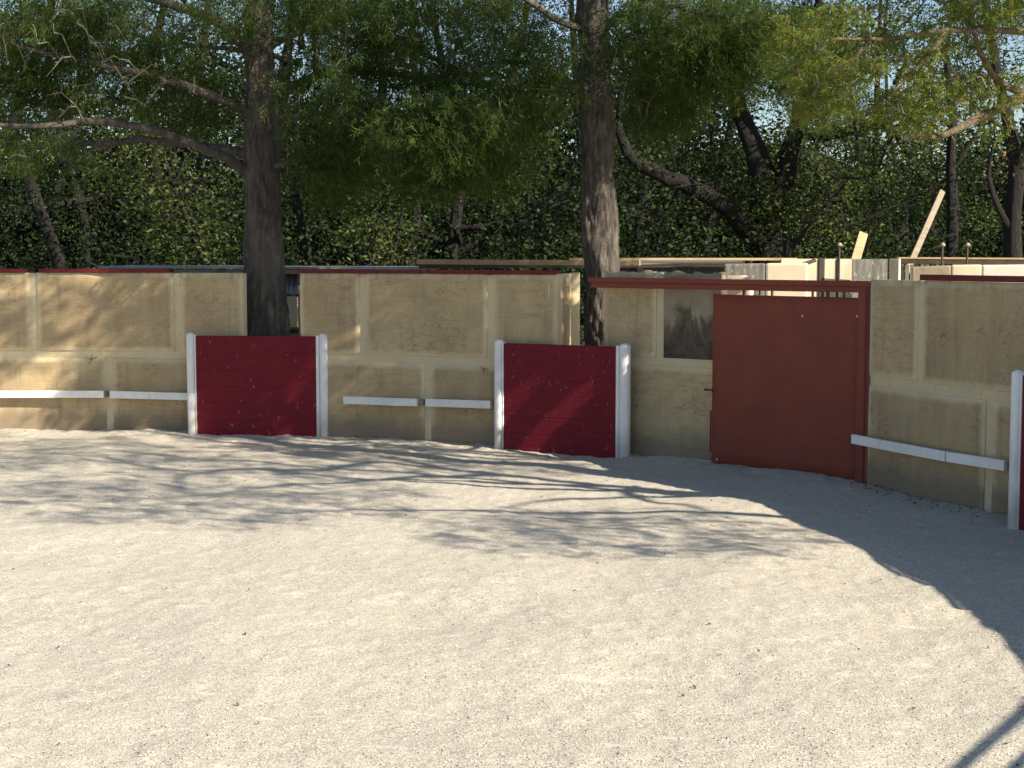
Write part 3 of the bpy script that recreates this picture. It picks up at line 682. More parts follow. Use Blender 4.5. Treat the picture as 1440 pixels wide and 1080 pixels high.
def spray_mesh(P, D, r, length, k=9, wd=.010):
    """feathery conifer sprays: k thin needles on both sides of a short axis; single triangles"""
    n = len(P); ax = unit(D); a, b = ortho_frames(ax, r); L = (length * r.uniform(.45, 1.6, n))[:, None]
    Vs = []; 
    for j in range(k):
        f = (j + .5) / k; side = 1 if j % 2 else -1
        base = P + ax * L * f; tipd = unit(ax * .75 + a * side * r.uniform(.2, .9, (n, 1)) + b * r.uniform(-.6, .6, (n, 1)))
        nl = L * (.62 - .35 * f) * r.uniform(.7, 1.2, (n, 1)); wv = np.cross(tipd, b); wv = unit(wv) * wd * .5
        Vs.append(np.stack([base - wv, base + wv, base + tipd * nl + np.array([0, 0, -.008])], 1))
    V = np.stack(Vs, 1).reshape(-1, 3); F = np.arange(len(V)).reshape(-1, 3); return V, F
def tinted(name, V, F, mat, parent, r, per, org, tvar=None):
    nl = len(F) // per; t = np.clip(r.beta(2, 2.6, nl) if tvar is None else tvar, 0, 1); return np_mesh(name, V, F, mat, parent, False, [('tint', 'FACE', np.repeat(t, per))], org=org)

def ell(n, c, rad, r, hollow=.0):
    q = unit(r.standard_normal((n, 3))) * (r.uniform(hollow ** 3, 1, n) ** (1 / 3))[:, None]; return np.array(c) + q * np.array(rad)

def densify(poly, rad, step=.35):
    poly = np.array(poly, float); L = np.concatenate([[0], np.cumsum(np.linalg.norm(np.diff(poly, axis=0), axis=1))]); n = max(3, int(L[-1] / step) + 1)
    s = np.linspace(0, L[-1], n)
    P = np.stack([np.interp(s, L, poly[:, i]) for i in range(3)], 1)
    for _ in range(2): P[1:-1] = (P[:-2] + 2 * P[1:-1] + P[2:]) / 4
    return P, np.interp(s, L, rad)

def colonise(nodes, targets, r, step=.35, droop=0.0, wig=.05, prefer=None):
    """join each target to the nearest node by a curved twig; returns twigs as polylines, and node list"""
    N = np.array(nodes, float); out = []
    ds = np.array([np.min(np.linalg.norm(N - t, axis=1)) for t in targets]); order = np.argsort(ds)
    cap = len(N) + len(targets) * 8; buf = np.zeros((cap, 3)); buf[:len(N)] = N; m = len(N)
    for k in order:
        t = targets[k]; d = np.linalg.norm(buf[:m] - t, axis=1); i = int(np.argmin(d)); L = d[i]
        if L < .06: continue
        n = max(2, min(8, int(L / step) + 1)); s = np.linspace(0, 1, n + 1)[:, None]; a = buf[i]
        P = a + (t - a) * s; P[:, 2] += (droop * L * (s * (1 - s)).ravel() * 2)
        P[1:-1] += r.standard_normal((n - 1, 3)) * wig * L
        out.append(P); 
        if m + n < cap: buf[m:m + n] = P[1:]; m += n
    return out
def fast_tubes(lines, r0, r1, sides=3):
    """thin twigs as low-sided tubes, vectorised per twig"""
    Vs = []; Fs = []; off = 0; th = np.arange(sides) * 2 * math.pi / sides
    for P in lines:
        m = len(P); L = np.linalg.norm(P[-1] - P[0]); ra = .009 + .028 * L if r0 > .03 else (min(r0, .006 + L * .02) if r0 > .012 else r0)
        rad = np.linspace(ra, r1, m)[:, None, None]; t = unit(np.gradient(P, axis=0)); ref = np.array([.3, .2, .93]); a = unit(np.cross(t, ref)); b = np.cross(t, a)
        ring = P[:, None] + rad * (a[:, None] * np.cos(th)[None, :, None] + b[:, None] * np.sin(th)[None, :, None]); Vs.append(ring.reshape(-1, 3))
        i = np.arange(m - 1)[:, None] * sides; k = np.arange(sides)[None]; k2 = (k + 1) % sides
        Fs.append(np.stack([i + k, i + k2, i + sides + k2, i + sides + k], -1).reshape(-1, 4) + off); off += m * sides
    return np.concatenate(Vs), np.concatenate(Fs)

def bark_tube(P, rd, seed, parent, mat, zmax=8.2, sides=60, dz=.05, amp=.016):
    r = np.random.default_rng(seed); zs = np.arange(0, min(zmax, P[-1][2]), dz); m = len(zs)
    cx = np.interp(zs, P[:, 2], P[:, 0]); cy = np.interp(zs, P[:, 2], P[:, 1]); rr = np.interp(zs, P[:, 2], rd)
    th = np.arange(sides) * 2 * math.pi / sides
    arcl = 2 * math.pi * .25 / sides
    def ns(lz, lt, sd):
        q = np.random.default_rng(sd).standard_normal((m, sides)); fz = np.fft.fftfreq(m, dz)[:, None] * lz; ft = np.fft.rfftfreq(sides, arcl)[None] * lt
        g = np.exp(-((np.hypot(fz, ft) - 1) / .6) ** 2); h = np.fft.irfft2(np.fft.rfft2(q) * g, s=(m, sides)); return h / h.std()
    ridge = -np.abs(ns(.55, .075, seed)) + .4 * ns(.2, .05, seed + 1); lump = ns(.9, .45, seed + 2)
    off = amp * ridge + .014 * lump
    for _ in range(7):
        z0 = r.uniform(1, zmax); t0 = r.uniform(-2.6, -.3); a = r.uniform(.015, .05); w_ = r.uniform(.06, .14)
        dth = (th - t0 + math.pi) % (2 * math.pi) - math.pi
        off += a * np.exp(-((zs[:, None] - z0) / w_) ** 2 - (dth[None] * .25 / w_) ** 2)
    RR = rr[:, None] + off; V = np.stack([cx[:, None] + RR * np.cos(th), cy[:, None] + RR * np.sin(th), np.repeat(zs[:, None], sides, 1)], -1).reshape(-1, 3)
    i = np.arange(m - 1)[:, None] * sides; k = np.arange(sides)[None]; k2 = (k + 1) % sides
    F = np.stack([i + k, i + k2, i + sides + k2, i + sides + k], -1).reshape(-1, 4)
    # the plain upper trunk continues inside the same mesh
    up = P[:, 2] > zs[-1] - .3; mb = MB(); mb.tube(P[up], rd[up] * .97, 14, True, .05, seed)
    V2 = np.array(mb.v); F2 = np.array([f for f in mb.f if len(f) == 4]) + len(V)
    return np_mesh('trunk', np.concatenate([V, V2]), np.concatenate([F, F2]), mat, parent, True, org=tuple(parent.location))
def tree(name, label, cat, trunk, trad, limbs, zones, leafkind, leafmat, barkmat, seed, group=None, per=40, size=.07, spread=.28, droop=0., twig=.02, rough=.1, limb_parts=True, sides=14, nodes_from=0.0, leaf_sides=3, along=.5, bare=None, baremat=None):
    r = np.random.default_rng(seed); base = tuple(np.array(trunk[0]) * [1, 1, 0])
    t = empty(name, base, label, cat, group)
    P, rd = densify(trunk, trad, .18 if rough > .05 else .4); mb = MB(); mb.tube(P, rd, sides, True, rough, seed)
    if name == 'conifer_tree': bark_tube(P, rd, seed, t, barkmat)
    else: mb.build('trunk', barkmat, t)
    nodes = [p for p in P if p[2] > nodes_from]
    for lp, lr in limbs:
        Q, rq = densify(lp, lr, .25); Q[1:-1] += r.standard_normal(Q[1:-1].shape) * .02; nodes += list(Q)
        mb = MB(); mb.tube(Q, rq, 8, True, .08, seed + 3); mb.build('limb', barkmat, t)
    T = np.concatenate([ell(n, c, rad, r) for n, c, rad in zones]); T = T[T[:, 2] > .3]
    tw = colonise(nodes, T, r, droop=droop)
    V, F = fast_tubes(tw, twig, .004, 3); o = np_mesh('twigs', V, F, barkmat, t, True, org=base); o['kind'] = 'stuff'
    if bare:
        TB = np.concatenate([ell(n, c, rad, r) for n, c, rad in bare]); tb = colonise(list(nodes) + [q for Q in tw[::3] for q in Q[1:]], TB, r, droop=.5, wig=.07)
        V, F = fast_tubes(tb, .013, .003, 3); o = np_mesh('bare_twigs', V, F, baremat or barkmat, t, True, org=base); o['kind'] = 'stuff'
    # foliage round the twig ends and along the last part
    C = []
    for Q in tw:
        C.append(Q[-1]); k = len(Q)
        for j in range(1, k - 1):
            if r.random() < along: C.append(Q[j])
    C = np.array(C); n = len(C)
    if leafkind == 'broad':
        cl = C.repeat(per, 0); sz = spread * r.uniform(.5, 1.3, n).repeat(per)[:, None]
        PP = cl + r.standard_normal(cl.shape) * sz * np.array([.6, .6, .42]); tv = (r.beta(1.1, 2.0, n).repeat(per) * .8 + r.random(len(cl)) * .25)  # per-clump tint paints lit and dark clumps into the leaves
        keep = PP[:, 2] > .15; PP = PP[keep]; tv = tv[keep]
        V, F = leaf_mesh(PP, None, r, size); tinted('crown', V, F, leafmat, t, r, 2, base, tv.repeat(1))
        return t
    if leafkind == 'spray':
        cl = C.repeat(per, 0); outd = unit(cl - np.array([base[0], base[1], 0]) * 1.0); outd[:, 2] = -.25
        PP = cl + r.standard_normal(cl.shape) * spread * np.array([.6, .6, .35]); DD = outd * .6 + r.standard_normal(cl.shape) * np.array([.6, .6, .35]) + np.array([0, 0, -.45 * droop - .1])
        k = 6; V, F = spray_mesh(PP, DD, r, size, k, .0125); tv = (r.beta(2, 2.6, n).repeat(per) * .7 + r.random(len(cl)) * .3)
        tinted('crown', V, F, leafmat, t, r, k, base, tv)
    return t

def px_path(pts): return [at(*p) for p in pts]
def zone(n, px, py, rx, ry, d, dr): 
    c = at(px, py, d); return (n, c, (rx / FPX * d, dr, ry / FPX * d))

# --- conifer 1, forked low limbs, standing in the gap of the wall
D1 = 21.25
tr1 = [np.array([*at(376, 600, D1)[:2], 0.0])] + px_path([(375, 470, D1), (373, 380, D1), (370, 300, D1), (367, 230, D1), (366, 150, D1), (364, 60, D1), (362, -60, D1), (360, -250, D1), (358, -600, D1), (356, -900, D1)])
rr1 = [.34, .30, .285, .255, .24, .215, .20, .18, .14, .08, .02]
limbs1 = [
 (px_path([(352, 243, D1), (325, 222, D1 - .3), (285, 207, D1 - .6), (235, 193, D1 - .9), (190, 176, D1 - 1.2), (140, 170, D1 - 1.5), (80, 172, D1 - 1.8), (20, 183, D1 - 2.1), (-60, 170, D1 - 2.5)]), [.085, .07, .06, .055, .05, .046, .04, .03, .02]),
 (px_path([(354, 218, D1), (300, 205, D1 + .3), (215, 196, D1 + .6), (120, 202, D1 + .9), (40, 210, D1 + 1.2), (-60, 215, D1 + 1.5)]), [.07, .055, .05, .045, .035, .02]),
 (px_path([(356, 164, D1), (310, 133, D1 - .3), (245, 117, D1 - .6), (165, 95, D1 - .9), (90, 78, D1 - 1.2), (0, 55, D1 - 1.6)]), [.07, .055, .046, .036, .028, .015]),
 (px_path([(356, 72, D1), (315, 34, D1 + .1), (262, 10, D1 + .2), (200, -5, D1 + .4), (100, -45, D1 + .8)]), [.085, .075, .065, .055, .03]),
 (px_path([(356, 74, D1), (300, 66, D1 + .5), (220, 60, D1 + .9), (150, 40, D1 + 1.3)]), [.04, .03, .022, .015]),
 (px_path([(378, 66, D1), (420, 40, D1 + .2), (480, 35, D1 + .5), (560, 55, D1 + .8)]), [.05, .04, .03, .02]),
 (px_path([(380, 236, D1), (430, 222, D1 - .6), (500, 205, D1 - 1.2), (580, 175, D1 - 1.8), (660, 165, D1 - 2.4)]), [.05, .04, .035, .025, .015]),
 (px_path([(378, 130, D1), (450, 105, D1 - .5), (540, 100, D1 - 1), (640, 115, D1 - 1.6), (720, 140, D1 - 2)]), [.06, .05, .04, .03, .015]),
 (px_path([(376, 0, D1), (450, -40, D1 - .5), (560, -60, D1 - 1), (680, -40, D1 - 1.6)]), [.06, .05, .04, .02]),
 (px_path([(356, -60, D1), (250, -110, D1 - .5), (120, -120, D1 - 1), (0, -100, D1 - 1.6)]), [.06, .05, .04, .02]),
]
zones1 = [zone(260, 540, 140, 170, 100, 19.9, 1.1), zone(130, 640, 205, 110, 70, 19.3, .8), zone(70, 470, 240, 70, 60, 20.6, .8),
          zone(90, 330, 20, 200, 40, 20.4, 1.2), zone(100, 560, 20, 200, 40, 19.6, 1.2), zone(190, 110, 75, 170, 65, 21.0, 1.0), zone(45, 640, 250, 130, 40, 18.9, .6), zone(110, 630, 185, 110, 55, 18.1, .5), zone(60, 40, 130, 110, 60, 20.6, .7), zone(60, 250, 140, 90, 45, 21.3, .8), zone(80, 60, 10, 130, 50, 19.6, 1.2), zone(26, 50, 215, 80, 30, 19.6, .8),
          zone(130, 300, -110, 420, 90, 20.8, 2.4), zone(90, 350, -350, 300, 160, 21, 2.2), zone(60, 620, 30, 160, 60, 19.8, 1.2)]
tree('conifer_tree', 'conifer with sweeping bare limbs rising through the wall gap behind the left shield', 'tree', tr1, rr1, limbs1, zones1, 'spray', M['cyp'], M['bark'], 21, None, 15, .155, .22, .6, .02, .13, nodes_from=4.2, along=.75,
     bare=[zone(40, 150, 90, 170, 80, 19.0, .6), zone(30, 640, 190, 100, 55, 18.2, .4), zone(20, 60, 30, 90, 50, 18.8, .4), zone(30, 480, 60, 120, 60, 19.6, .8)], baremat=M['twigm'])

# --- conifer 2, straight trunk by the gate beam
D2 = 19.75
tr2 = [np.array([*at(850, 600, D2)[:2], 0.0])] + px_path([(850, 480, D2), (847, 385, D2), (843, 300, D2), (839, 200, D2), (836, 100, D2), (834, 0, D2), (832, -150, D2), (829, -500, D2), (826, -900, D2)])
rr2 = [.27, .245, .23, .225, .212, .212, .205, .17, .10, .02]
limbs2 = [
 (px_path([(822, 42, D2), (785, 25, D2 - .3), (740, 0, D2 - .6), (680, -30, D2 - 1)]), [.05, .045, .035, .02]),
 (px_path([(850, 35, D2), (880, 14, D2 - .2), (930, 8, D2 - .5), (1000, 20, D2 - .9), (1060, 40, D2 - 1.2)]), [.07, .06, .045, .035, .02]),
 (px_path([(826, 130, D2), (780, 100, D2 - .3), (720, 85, D2 - .6), (650, 95, D2 - .9)]), [.05, .04, .03, .015]),
 (px_path([(850, 85, D2), (920, 60, D2 + .4), (1010, 60, D2 + .8), (1100, 80, D2 + 1.2)]), [.05, .045, .035, .02]),
 (px_path([(846, -80, D2), (920, -100, D2 - .5), (1050, -90, D2 - 1), (1160, -60, D2 - 1.6)]), [.05, .045, .035, .02]),
]
zones2 = [zone(100, 740, 110, 90, 95, 18.9, .9), zone(190, 970, 60, 120, 75, 19.2, 1.2), zone(150, 1060, 70, 110, 70, 19.2, 1.1), zone(60, 930, 150, 60, 50, 20.4, .8), zone(30, 1150, 130, 60, 50, 19.4, .8),
          zone(110, 850, -120, 360, 90, 19.6, 2.2), zone(80, 840, -360, 280, 160, 19.7, 2)]
tree('conifer_tree', 'conifer with one straight trunk standing between the middle wall and the gate beam', 'tree', tr2, rr2, limbs2, zones2, 'spray', M['cyp'], M['bark'], 22, None, 15, .155, .22, .6, .018, .09, nodes_from=4.6, along=.75, bare=[zone(24, 760, 50, 90, 60, 19, .6), zone(20, 900, 120, 50, 70, 19.2, .5)], baremat=M['twigm'])

# --- lime-green tree whose low limbs reach in at the upper right
b3x, b3y = 7.7, 12.6
tr3 = [(b3x, b3y, 0), (b3x - .05, b3y, 2), (b3x - .2, b3y - .1, 4), (b3x - .2, b3y, 6.5), (b3x, b3y + .1, 9), (b3x + .2, b3y, 12)]
limbs3 = [
 (np.array([(b3x - .2, b3y, 3.3)] + px_path([(1560, 120, 16.9), (1440, 131, 16.2), (1400, 145, 16.0), (1372, 160, 15.9), (1355, 182, 15.8), (1340, 198, 15.7), (1300, 200, 15.6), (1265, 190, 15.5)])), [.10, .08, .058, .05, .042, .035, .03, .024, .014]),
 (px_path([(1440, 131, 16.2), (1395, 120, 16), (1380, 90, 15.9), (1370, 40, 15.8), (1350, -40, 15.7)]), [.042, .035, .03, .022, .015]),
 (np.array([(b3x - .2, b3y, 4.3)] + px_path([(1560, 60, 16.6), (1440, 40, 16), (1330, 45, 15.6), (1220, 60, 15.2), (1150, 60, 15)])), [.08, .06, .035, .025, .018, .01]),
 (px_path([(1220, 60, 15.2), (1195, 90, 15.1), (1180, 115, 15.1), (1150, 130, 15), (1125, 150, 15)]), [.022, .018, .015, .012, .006]),
 (px_path([(1330, 45, 15.6), (1310, 80, 15.5), (1280, 110, 15.5), (1250, 135, 15.4)]), [.03, .022, .015, .01]),
]
zones3 = [zone(48, 1310, 60, 120, 75, 15.8, .8), zone(22, 1400, 130, 60, 60, 16, .7), zone(60, 1170, 70, 85, 75, 15.2, .5), zone(24, 1160, 130, 50, 40, 15.1, .4), zone(30, 1280, 150, 70, 40, 15.6, .5), zone(30, 1420, 20, 80, 60, 16, .7),
          (120, (b3x, b3y, 9.4), (2.6, 2.6, 2.0))]
tree('lime_green_tree', 'yellow-green tree reaching ochre limbs in from the upper right corner', 'tree', tr3, [.24, .21, .19, .15, .1, .03], limbs3, zones3, 'spray', M['lime'], M['limb'], 23, None, 13, .10, .12, .3, .014, .06, nodes_from=4.5, along=.8, bare=[zone(45, 1200, 120, 90, 70, 15.0, .4), zone(40, 1350, 110, 90, 90, 15.8, .5)], baremat=M['twigm'])

# --- trees beyond the right wall, out of the frame: their branch shadows fall on the sand
def shade_tree(x, y, h, seed, zones, label, lean=(0, 0), per=6, size=.11):
    tr_ = [(x, y, 0), (x + lean[0] * .2, y + lean[1] * .2, h * .3), (x + lean[0] * .6, y + lean[1] * .6, h * .6), (x + lean[0], y + lean[1], h)]
    r = np.random.default_rng(seed); limbs = []
    for k in range(9):
        z = h * r.uniform(.32, .85); f = z / h; p = np.array([x + lean[0] * f, y + lean[1] * f, z]); zc = zones[k % len(zones)]; e = np.array(zc[1]) + r.standard_normal(3) * np.array(zc[2]) * .5
        m_ = (p + e) / 2 + np.array([0, 0, .3]) + r.standard_normal(3) * .35; q1 = (p + m_) / 2 + r.standard_normal(3) * .2; q2 = (e + m_) / 2 + r.standard_normal(3) * .25
        limbs.append(([p, q1, m_, q2, e], [.075, .055, .04, .028, .014]))
    return tree('shade_tree', label, 'tree', tr_, [.20, .13, .08, .03], limbs, zones, 'broad', M['spring'], M['bark'], seed, 'trees outside the ring to the right', per, size, .22, 0., .022 if per > 10 else .035, .06, nodes_from=h * .3, along=.3)
def shadow_zone(n, gx, gy, z, rx, ry, rz):
    t = z / math.tan(SUN_E); c = (gx + t * math.cos(SUN_A), gy - t * math.sin(SUN_A), z); return (n, c, (rx, ry, rz))
SZ = shadow_zone
shade_tree(9.6, 10.4, 9.6, 41, [SZ(460, -3.2, 15.4, 7.3, 2.2, 1.8, .9), SZ(280, .9, 13.4, 5.9, 1.6, 1.2, .7), SZ(380, -1.6, 17.8, 7.0, 3.0, 1.1, .8), SZ(360, -6.2, 18.6, 8.8, 2.2, 1.5, .9)], 'bare-limbed tree outside the ring, casting the branch shadows on the sand', (-.6, .2), per=8, size=.07)
shade_tree(10.2, 12.6, 10.5, 42, [SZ(80, -6.0, 22.5, 8.4, 1.1, .8, 1.2), SZ(60, -2.9, 21.2, 7.6, .8, .6, 1.1), SZ(115, -8.4, 23.2, 9.6, 2.2, 1.2, 1.4), SZ(35, -3.9, 20.9, 7.4, .8, .6, .8), SZ(60, -11.5, 24, 9.8, 1.6, 1.2, 1.2)], 'tall leafy tree outside the ring, shading the middle and left wall', (-.5, .0), per=22, size=.12)

# --- woods beyond the enclosure
def bg_tree(px, d, h, seed, kind, label, cw=2.6, bottom=2.0, lean=0, n=170, per=34, size=.085, tr=.16, group='trees beyond the enclosure'):
    b = at(px, 356, d); x, y = b[0], b[1]; r = np.random.default_rng(seed)
    trunk = [(x, y, 0), (x + lean * .2 + r.normal() * .25, y, h * .2), (x + lean * .5 + r.normal() * .5, y, h * .42), (x + lean * .8 + r.normal() * .5, y, h * .7), (x + lean, y, h)]
    if bottom > 5: trunk = [(x, y, 0), (x, y, h * .3), (x, y, h * .55), (x, y, h * .75), (x + lean, y, h)]
    limbs = []
    for k in range(7):
        z = (h * r.uniform(.2, .75) if bottom < 5 else r.uniform(bottom - .3, h * .85)); ang = r.uniform(0, 6.28); f = z / h; L = cw * r.uniform(.5, .95); p = np.array([x + lean * f, y, z])
        e = p + np.array([math.cos(ang) * L, math.sin(ang) * L * .8, L * r.uniform(.15, .8)]); m_ = (p + e) / 2 + r.standard_normal(3) * .2
        limbs.append(([p, m_, e], [tr * .55, tr * .35, .02]))
    zs = []
    for k in range(7):
        z = bottom + (h - bottom) * (k + .5) / 7; c = (x + lean * z / h + r.normal() * cw * .35, y + r.normal() * cw * .3, z); rr = cw * r.uniform(.5, .85); zs.append((n // 7, c, (rr, rr, (h - bottom) / 7 * 1.1)))
    mats = {'oak': M['oakl'], 'holm': M['holm'], 'spring': M['spring']}
    return tree('woodland_tree', label, 'tree', trunk, [tr * 1.25, tr, tr * .85, tr * .5, .03], limbs, zs, 'broad', mats[kind], M['oak'], seed, group, per, size, .42, 0., .025, .06, sides=10, nodes_from=h * .2, along=.5)

# the big dark oak with the arching limb
DO = 29.
tro = [np.array([*at(1083, 356, DO)[:2], 0.0])] + px_path([(1083, 356, DO), (1082, 300, DO), (1078, 262, DO), (1064, 215, DO), (1040, 160, DO + .3), (1020, 80, DO + .6), (1000, -40, DO + .8), (990, -200, DO + 1)])
limo = [
 (px_path([(1078, 345, DO), (1048, 322, DO - .3), (1018, 290, DO - .7), (975, 262, DO - 1), (930, 245, DO - 1.2), (890, 232, DO - 1.4), (872, 200, DO - 1.5), (868, 150, DO - 1.5), (880, 90, DO - 1.5)]), [.24, .20, .165, .15, .135, .12, .09, .07, .045]),
 (px_path([(1084, 300, DO), (1100, 262, DO - .2), (1112, 220, DO - .3), (1122, 170, DO - .4), (1130, 110, DO - .5), (1150, 20, DO - .6), (1170, -80, DO - .6)]), [.23, .20, .175, .15, .12, .08, .05]),
 (px_path([(1120, 185, DO - .4), (1160, 195, DO - .7), (1200, 180, DO - 1), (1250, 172, DO - 1.3), (1300, 150, DO - 1.5)]), [.12, .11, .09, .06, .03]),
 (px_path([(880, 150, DO - 1.5), (905, 130, DO - 1.5), (915, 170, DO - 1.5), (922, 182, DO - 1.5)]), [.05, .04, .03, .02]),
]
zo = [zone(80, 1080, 250, 90, 70, DO + 1.5, 1.2), zone(90, 1190, 260, 110, 90, DO + .5, 1.5), zone(60, 960, 180, 90, 60, DO + 1.5, 1.2), zone(90, 1080, 60, 170, 90, DO, 2), zone(90, 1000, -130, 260, 120, DO, 2.6), zone(130, 1080, -230, 330, 90, DO - 1.5, 3), zone(90, 1180, -60, 160, 130, DO, 2.2), zone(40, 1075, 300, 45, 50, DO - .4, .5)]  # topmost crown zone added above the view to shade the wood
tree('oak_tree', 'massive dark oak behind the gate with one limb arching far to the left', 'tree', tro, [.46, .38, .33, .28, .2, .16, .12, .08, .03], limo, zo, 'broad', M['oakl'], M['oak'], 61, None, 34, .085, .40, 0., .03, .12, nodes_from=3.0, along=.5)

bgs = [
 (522, 26.5, 4.6, 'spring', 'yellow-green bush standing left of the pale timber edge', 1.1, .5), (1185, 27, 5.6, 'spring', 'leafy bush rising right above the short plank', 1.5, .6), (195, 27, 4.8, 'spring', 'bright bush above the left wall panel', 1.2, .5), (935, 28, 5.0, 'oak', 'bush in the shade of the arching oak limb', 1.3, .5),
 (372, 27.5, 14, 'oak', 'added tall tree, its unseen high crown shading the wood behind the forked trunk', 4.6, 8.2), (842, 27, 14, 'oak', 'added tall tree, its unseen high crown shading the wood behind the straight trunk', 4.6, 8.2),  # high crowns added above the view to throw patches of shade
 (-60, 33, 13, 'holm', 'dark holm oak at the far left edge beyond the wall', 3.0, 1.2), (70, 29, 11, 'holm', 'dark holm oak second from the left edge beyond the wall', 2.6, 1.0), (190, 36, 14, 'spring', 'paler tree in the gap between dark holm oaks at the left', 2.6, 1.6),
 (262, 27.5, 5.5, 'spring', 'small bright green bush-like tree left of the forked trunk', 1.2, .8), (290, 39, 14, 'oak', 'tall woodland tree showing behind the forked trunk', 3.0, 2.2), (440, 31, 12, 'holm', 'dark tree just right of the forked trunk', 2.6, 1.0),
 (535, 36, 15, 'spring', 'pale-leaved tree halfway between the two conifers', 2.4, 1.6), (560, 42, 16, 'oak', 'twin-stemmed tall tree rising above the timber edge', 3.2, 3.0), (650, 30, 10, 'holm', 'dark bushy tree above the pale timber edge', 2.8, .8),
 (750, 33, 12, 'holm', 'dark tree immediately left of the straight trunk', 2.6, .8), (910, 35, 12, 'oak', 'slim tree under the arching oak limb', 2.4, 1.4), (985, 40, 14, 'oak', 'tree behind the arching oak limb', 3.0, 2.0),
 (1195, 33, 8, 'spring', 'green tree above the short plank', 2.6, .8), (1290, 37, 8.5, 'holm', 'dark tree behind the long leaning plank', 2.6, 1.2), (1262, 45, 8.5, 'spring', 'pale tree far back above the long plank', 2.8, 2.0),
 (1500, 30, 12, 'oak', 'tree beyond the right edge of the far enclosure', 2.6, 1.5), (-170, 38, 14, 'oak', 'tree past the far left end of the wall', 3.2, 1.2), (380, 44, 16, 'oak', 'far tree seen on both sides of the forked trunk', 3.2, 2.2), (830, 44, 16, 'oak', 'far tree seen on both sides of the straight trunk', 3.2, 2.2), (1760, 27, 12, 'oak', 'first unseen shade tree added on the sunny side of the wood', 3, 1.5), (1980, 25, 12, 'oak', 'second unseen shade tree added on the sunny side of the wood', 3, 1.5), (1800, 35, 14, 'oak', 'unseen shade tree added behind the sunny side of the wood', 3, 1.5),  # last three here: unseen trees added at the right to shade the wood
 (120, 46, 17, 'oak', 'far tall tree at the back of the wood on the left', 3.4, 2.2),
]
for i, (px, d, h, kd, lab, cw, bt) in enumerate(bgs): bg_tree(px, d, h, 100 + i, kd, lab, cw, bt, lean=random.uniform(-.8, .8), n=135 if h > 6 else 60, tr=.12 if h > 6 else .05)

# slim leaning tree at the right edge
trs = px_path([(1424, 362, 25), (1424, 300, 25), (1432, 240, 25), (1420, 180, 25), (1405, 120, 25), (1395, 60, 25), (1380, -40, 25), (1370, -150, 25)]); trs = [np.array([trs[0][0], 25, 0.0])] + trs
ls = [(px_path([(1426, 330, 25), (1400, 290, 24.8), (1385, 255, 24.7), (1398, 200, 24.6)]), [.06, .05, .04, .02]), (px_path([(1430, 245, 25), (1440, 200, 24.8), (1470, 150, 24.6)]), [.08, .06, .04]),
      (px_path([(1345, 362, 27), (1342, 290, 27), (1338, 230, 27), (1345, 160, 27)]), [.09, .07, .06, .03])]
tree('slender_tree', 'slender dark tree with open branches at the right edge before the far house', 'tree', trs, [.16, .15, .13, .12, .10, .08, .07, .05, .03], ls[:2], [zone(40, 1400, 70, 80, 80, 25, 1.2), zone(30, 1390, -60, 110, 80, 25, 1.5), zone(14, 1420, 200, 40, 50, 25, .6)], 'broad', M['oakl'], M['oak'], 71, None, 16, .07, .3, 0., .02, .1, nodes_from=3, along=.4)
trs2 = [np.array([*at(1336, 350, 27)[:2], 0.])] + px_path([(1340, 300, 27), (1336, 230, 27), (1342, 160, 27), (1330, 90, 27), (1340, -20, 27)])
tree('slender_tree', 'slender dark tree right behind the tip of the long plank', 'tree', trs2, [.11, .10, .085, .07, .05, .02], [(px_path([(1338, 240, 27), (1365, 210, 27), (1385, 160, 27)]), [.05, .04, .02])], [zone(36, 1320, 90, 80, 70, 27, 1.2), zone(30, 1350, 260, 50, 60, 27.5, .8)], 'broad', M['oakl'], M['oak'], 72, None, 20, .07, .3, 0., .02, .1, nodes_from=2.6, along=.4)

# undergrowth and far woods: masses nobody could count
def leaf_mass(name, label, cat, n_cl, xr, yr, zf, per, size, mat, seed, spread=.5, kind='stuff', thr=-.1):
    r = np.random.default_rng(seed); x = r.uniform(*xr, n_cl); y = r.uniform(*yr, n_cl)
    zmax = zf(x, y); z = zmax * r.random(n_cl) ** .7
    dens = np.sin(x * 1.7 + z * 1.1 + 1) * np.sin(z * 1.9 + x * .6) + .5 * np.sin(x * 3.9 + z * 2.7 + y); kp = dens > thr; x, y, z = x[kp], y[kp], z[kp]; n_cl = len(x)
    C = np.stack([x, y, z], 1).repeat(per, 0); P = C + r.standard_normal(C.shape) * spread * r.uniform(.4, 1.2, n_cl).repeat(per)[:, None]; P[:, 2] = np.abs(P[:, 2])
    V, F = leaf_mesh(P, None, r, size); tv = r.beta(.9, 2.4, n_cl).repeat(per) * .85 + r.random(len(P)) * .2  # clump tint puts lit and shaded patches into the leaf colour
    o = tinted(name, V, F, mat, None, r, 2, (0, 0, 0), tv); tag(o, label, cat, None, kind)
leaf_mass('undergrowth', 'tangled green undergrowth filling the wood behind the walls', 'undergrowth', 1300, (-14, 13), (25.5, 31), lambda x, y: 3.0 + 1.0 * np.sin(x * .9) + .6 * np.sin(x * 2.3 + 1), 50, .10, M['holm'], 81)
leaf_mass('far_woods', 'far-off wood closing the view between the nearer trees', 'woods', 4200, (-26, 24), (47, 58), lambda x, y: 7.2 - 2.8 * (x > 9) + 1.5 * np.sin(x * .5) + 1.1 * np.sin(x * 1.3 + 2), 54, .20, M['farl'], 82, .9, thr=-9)

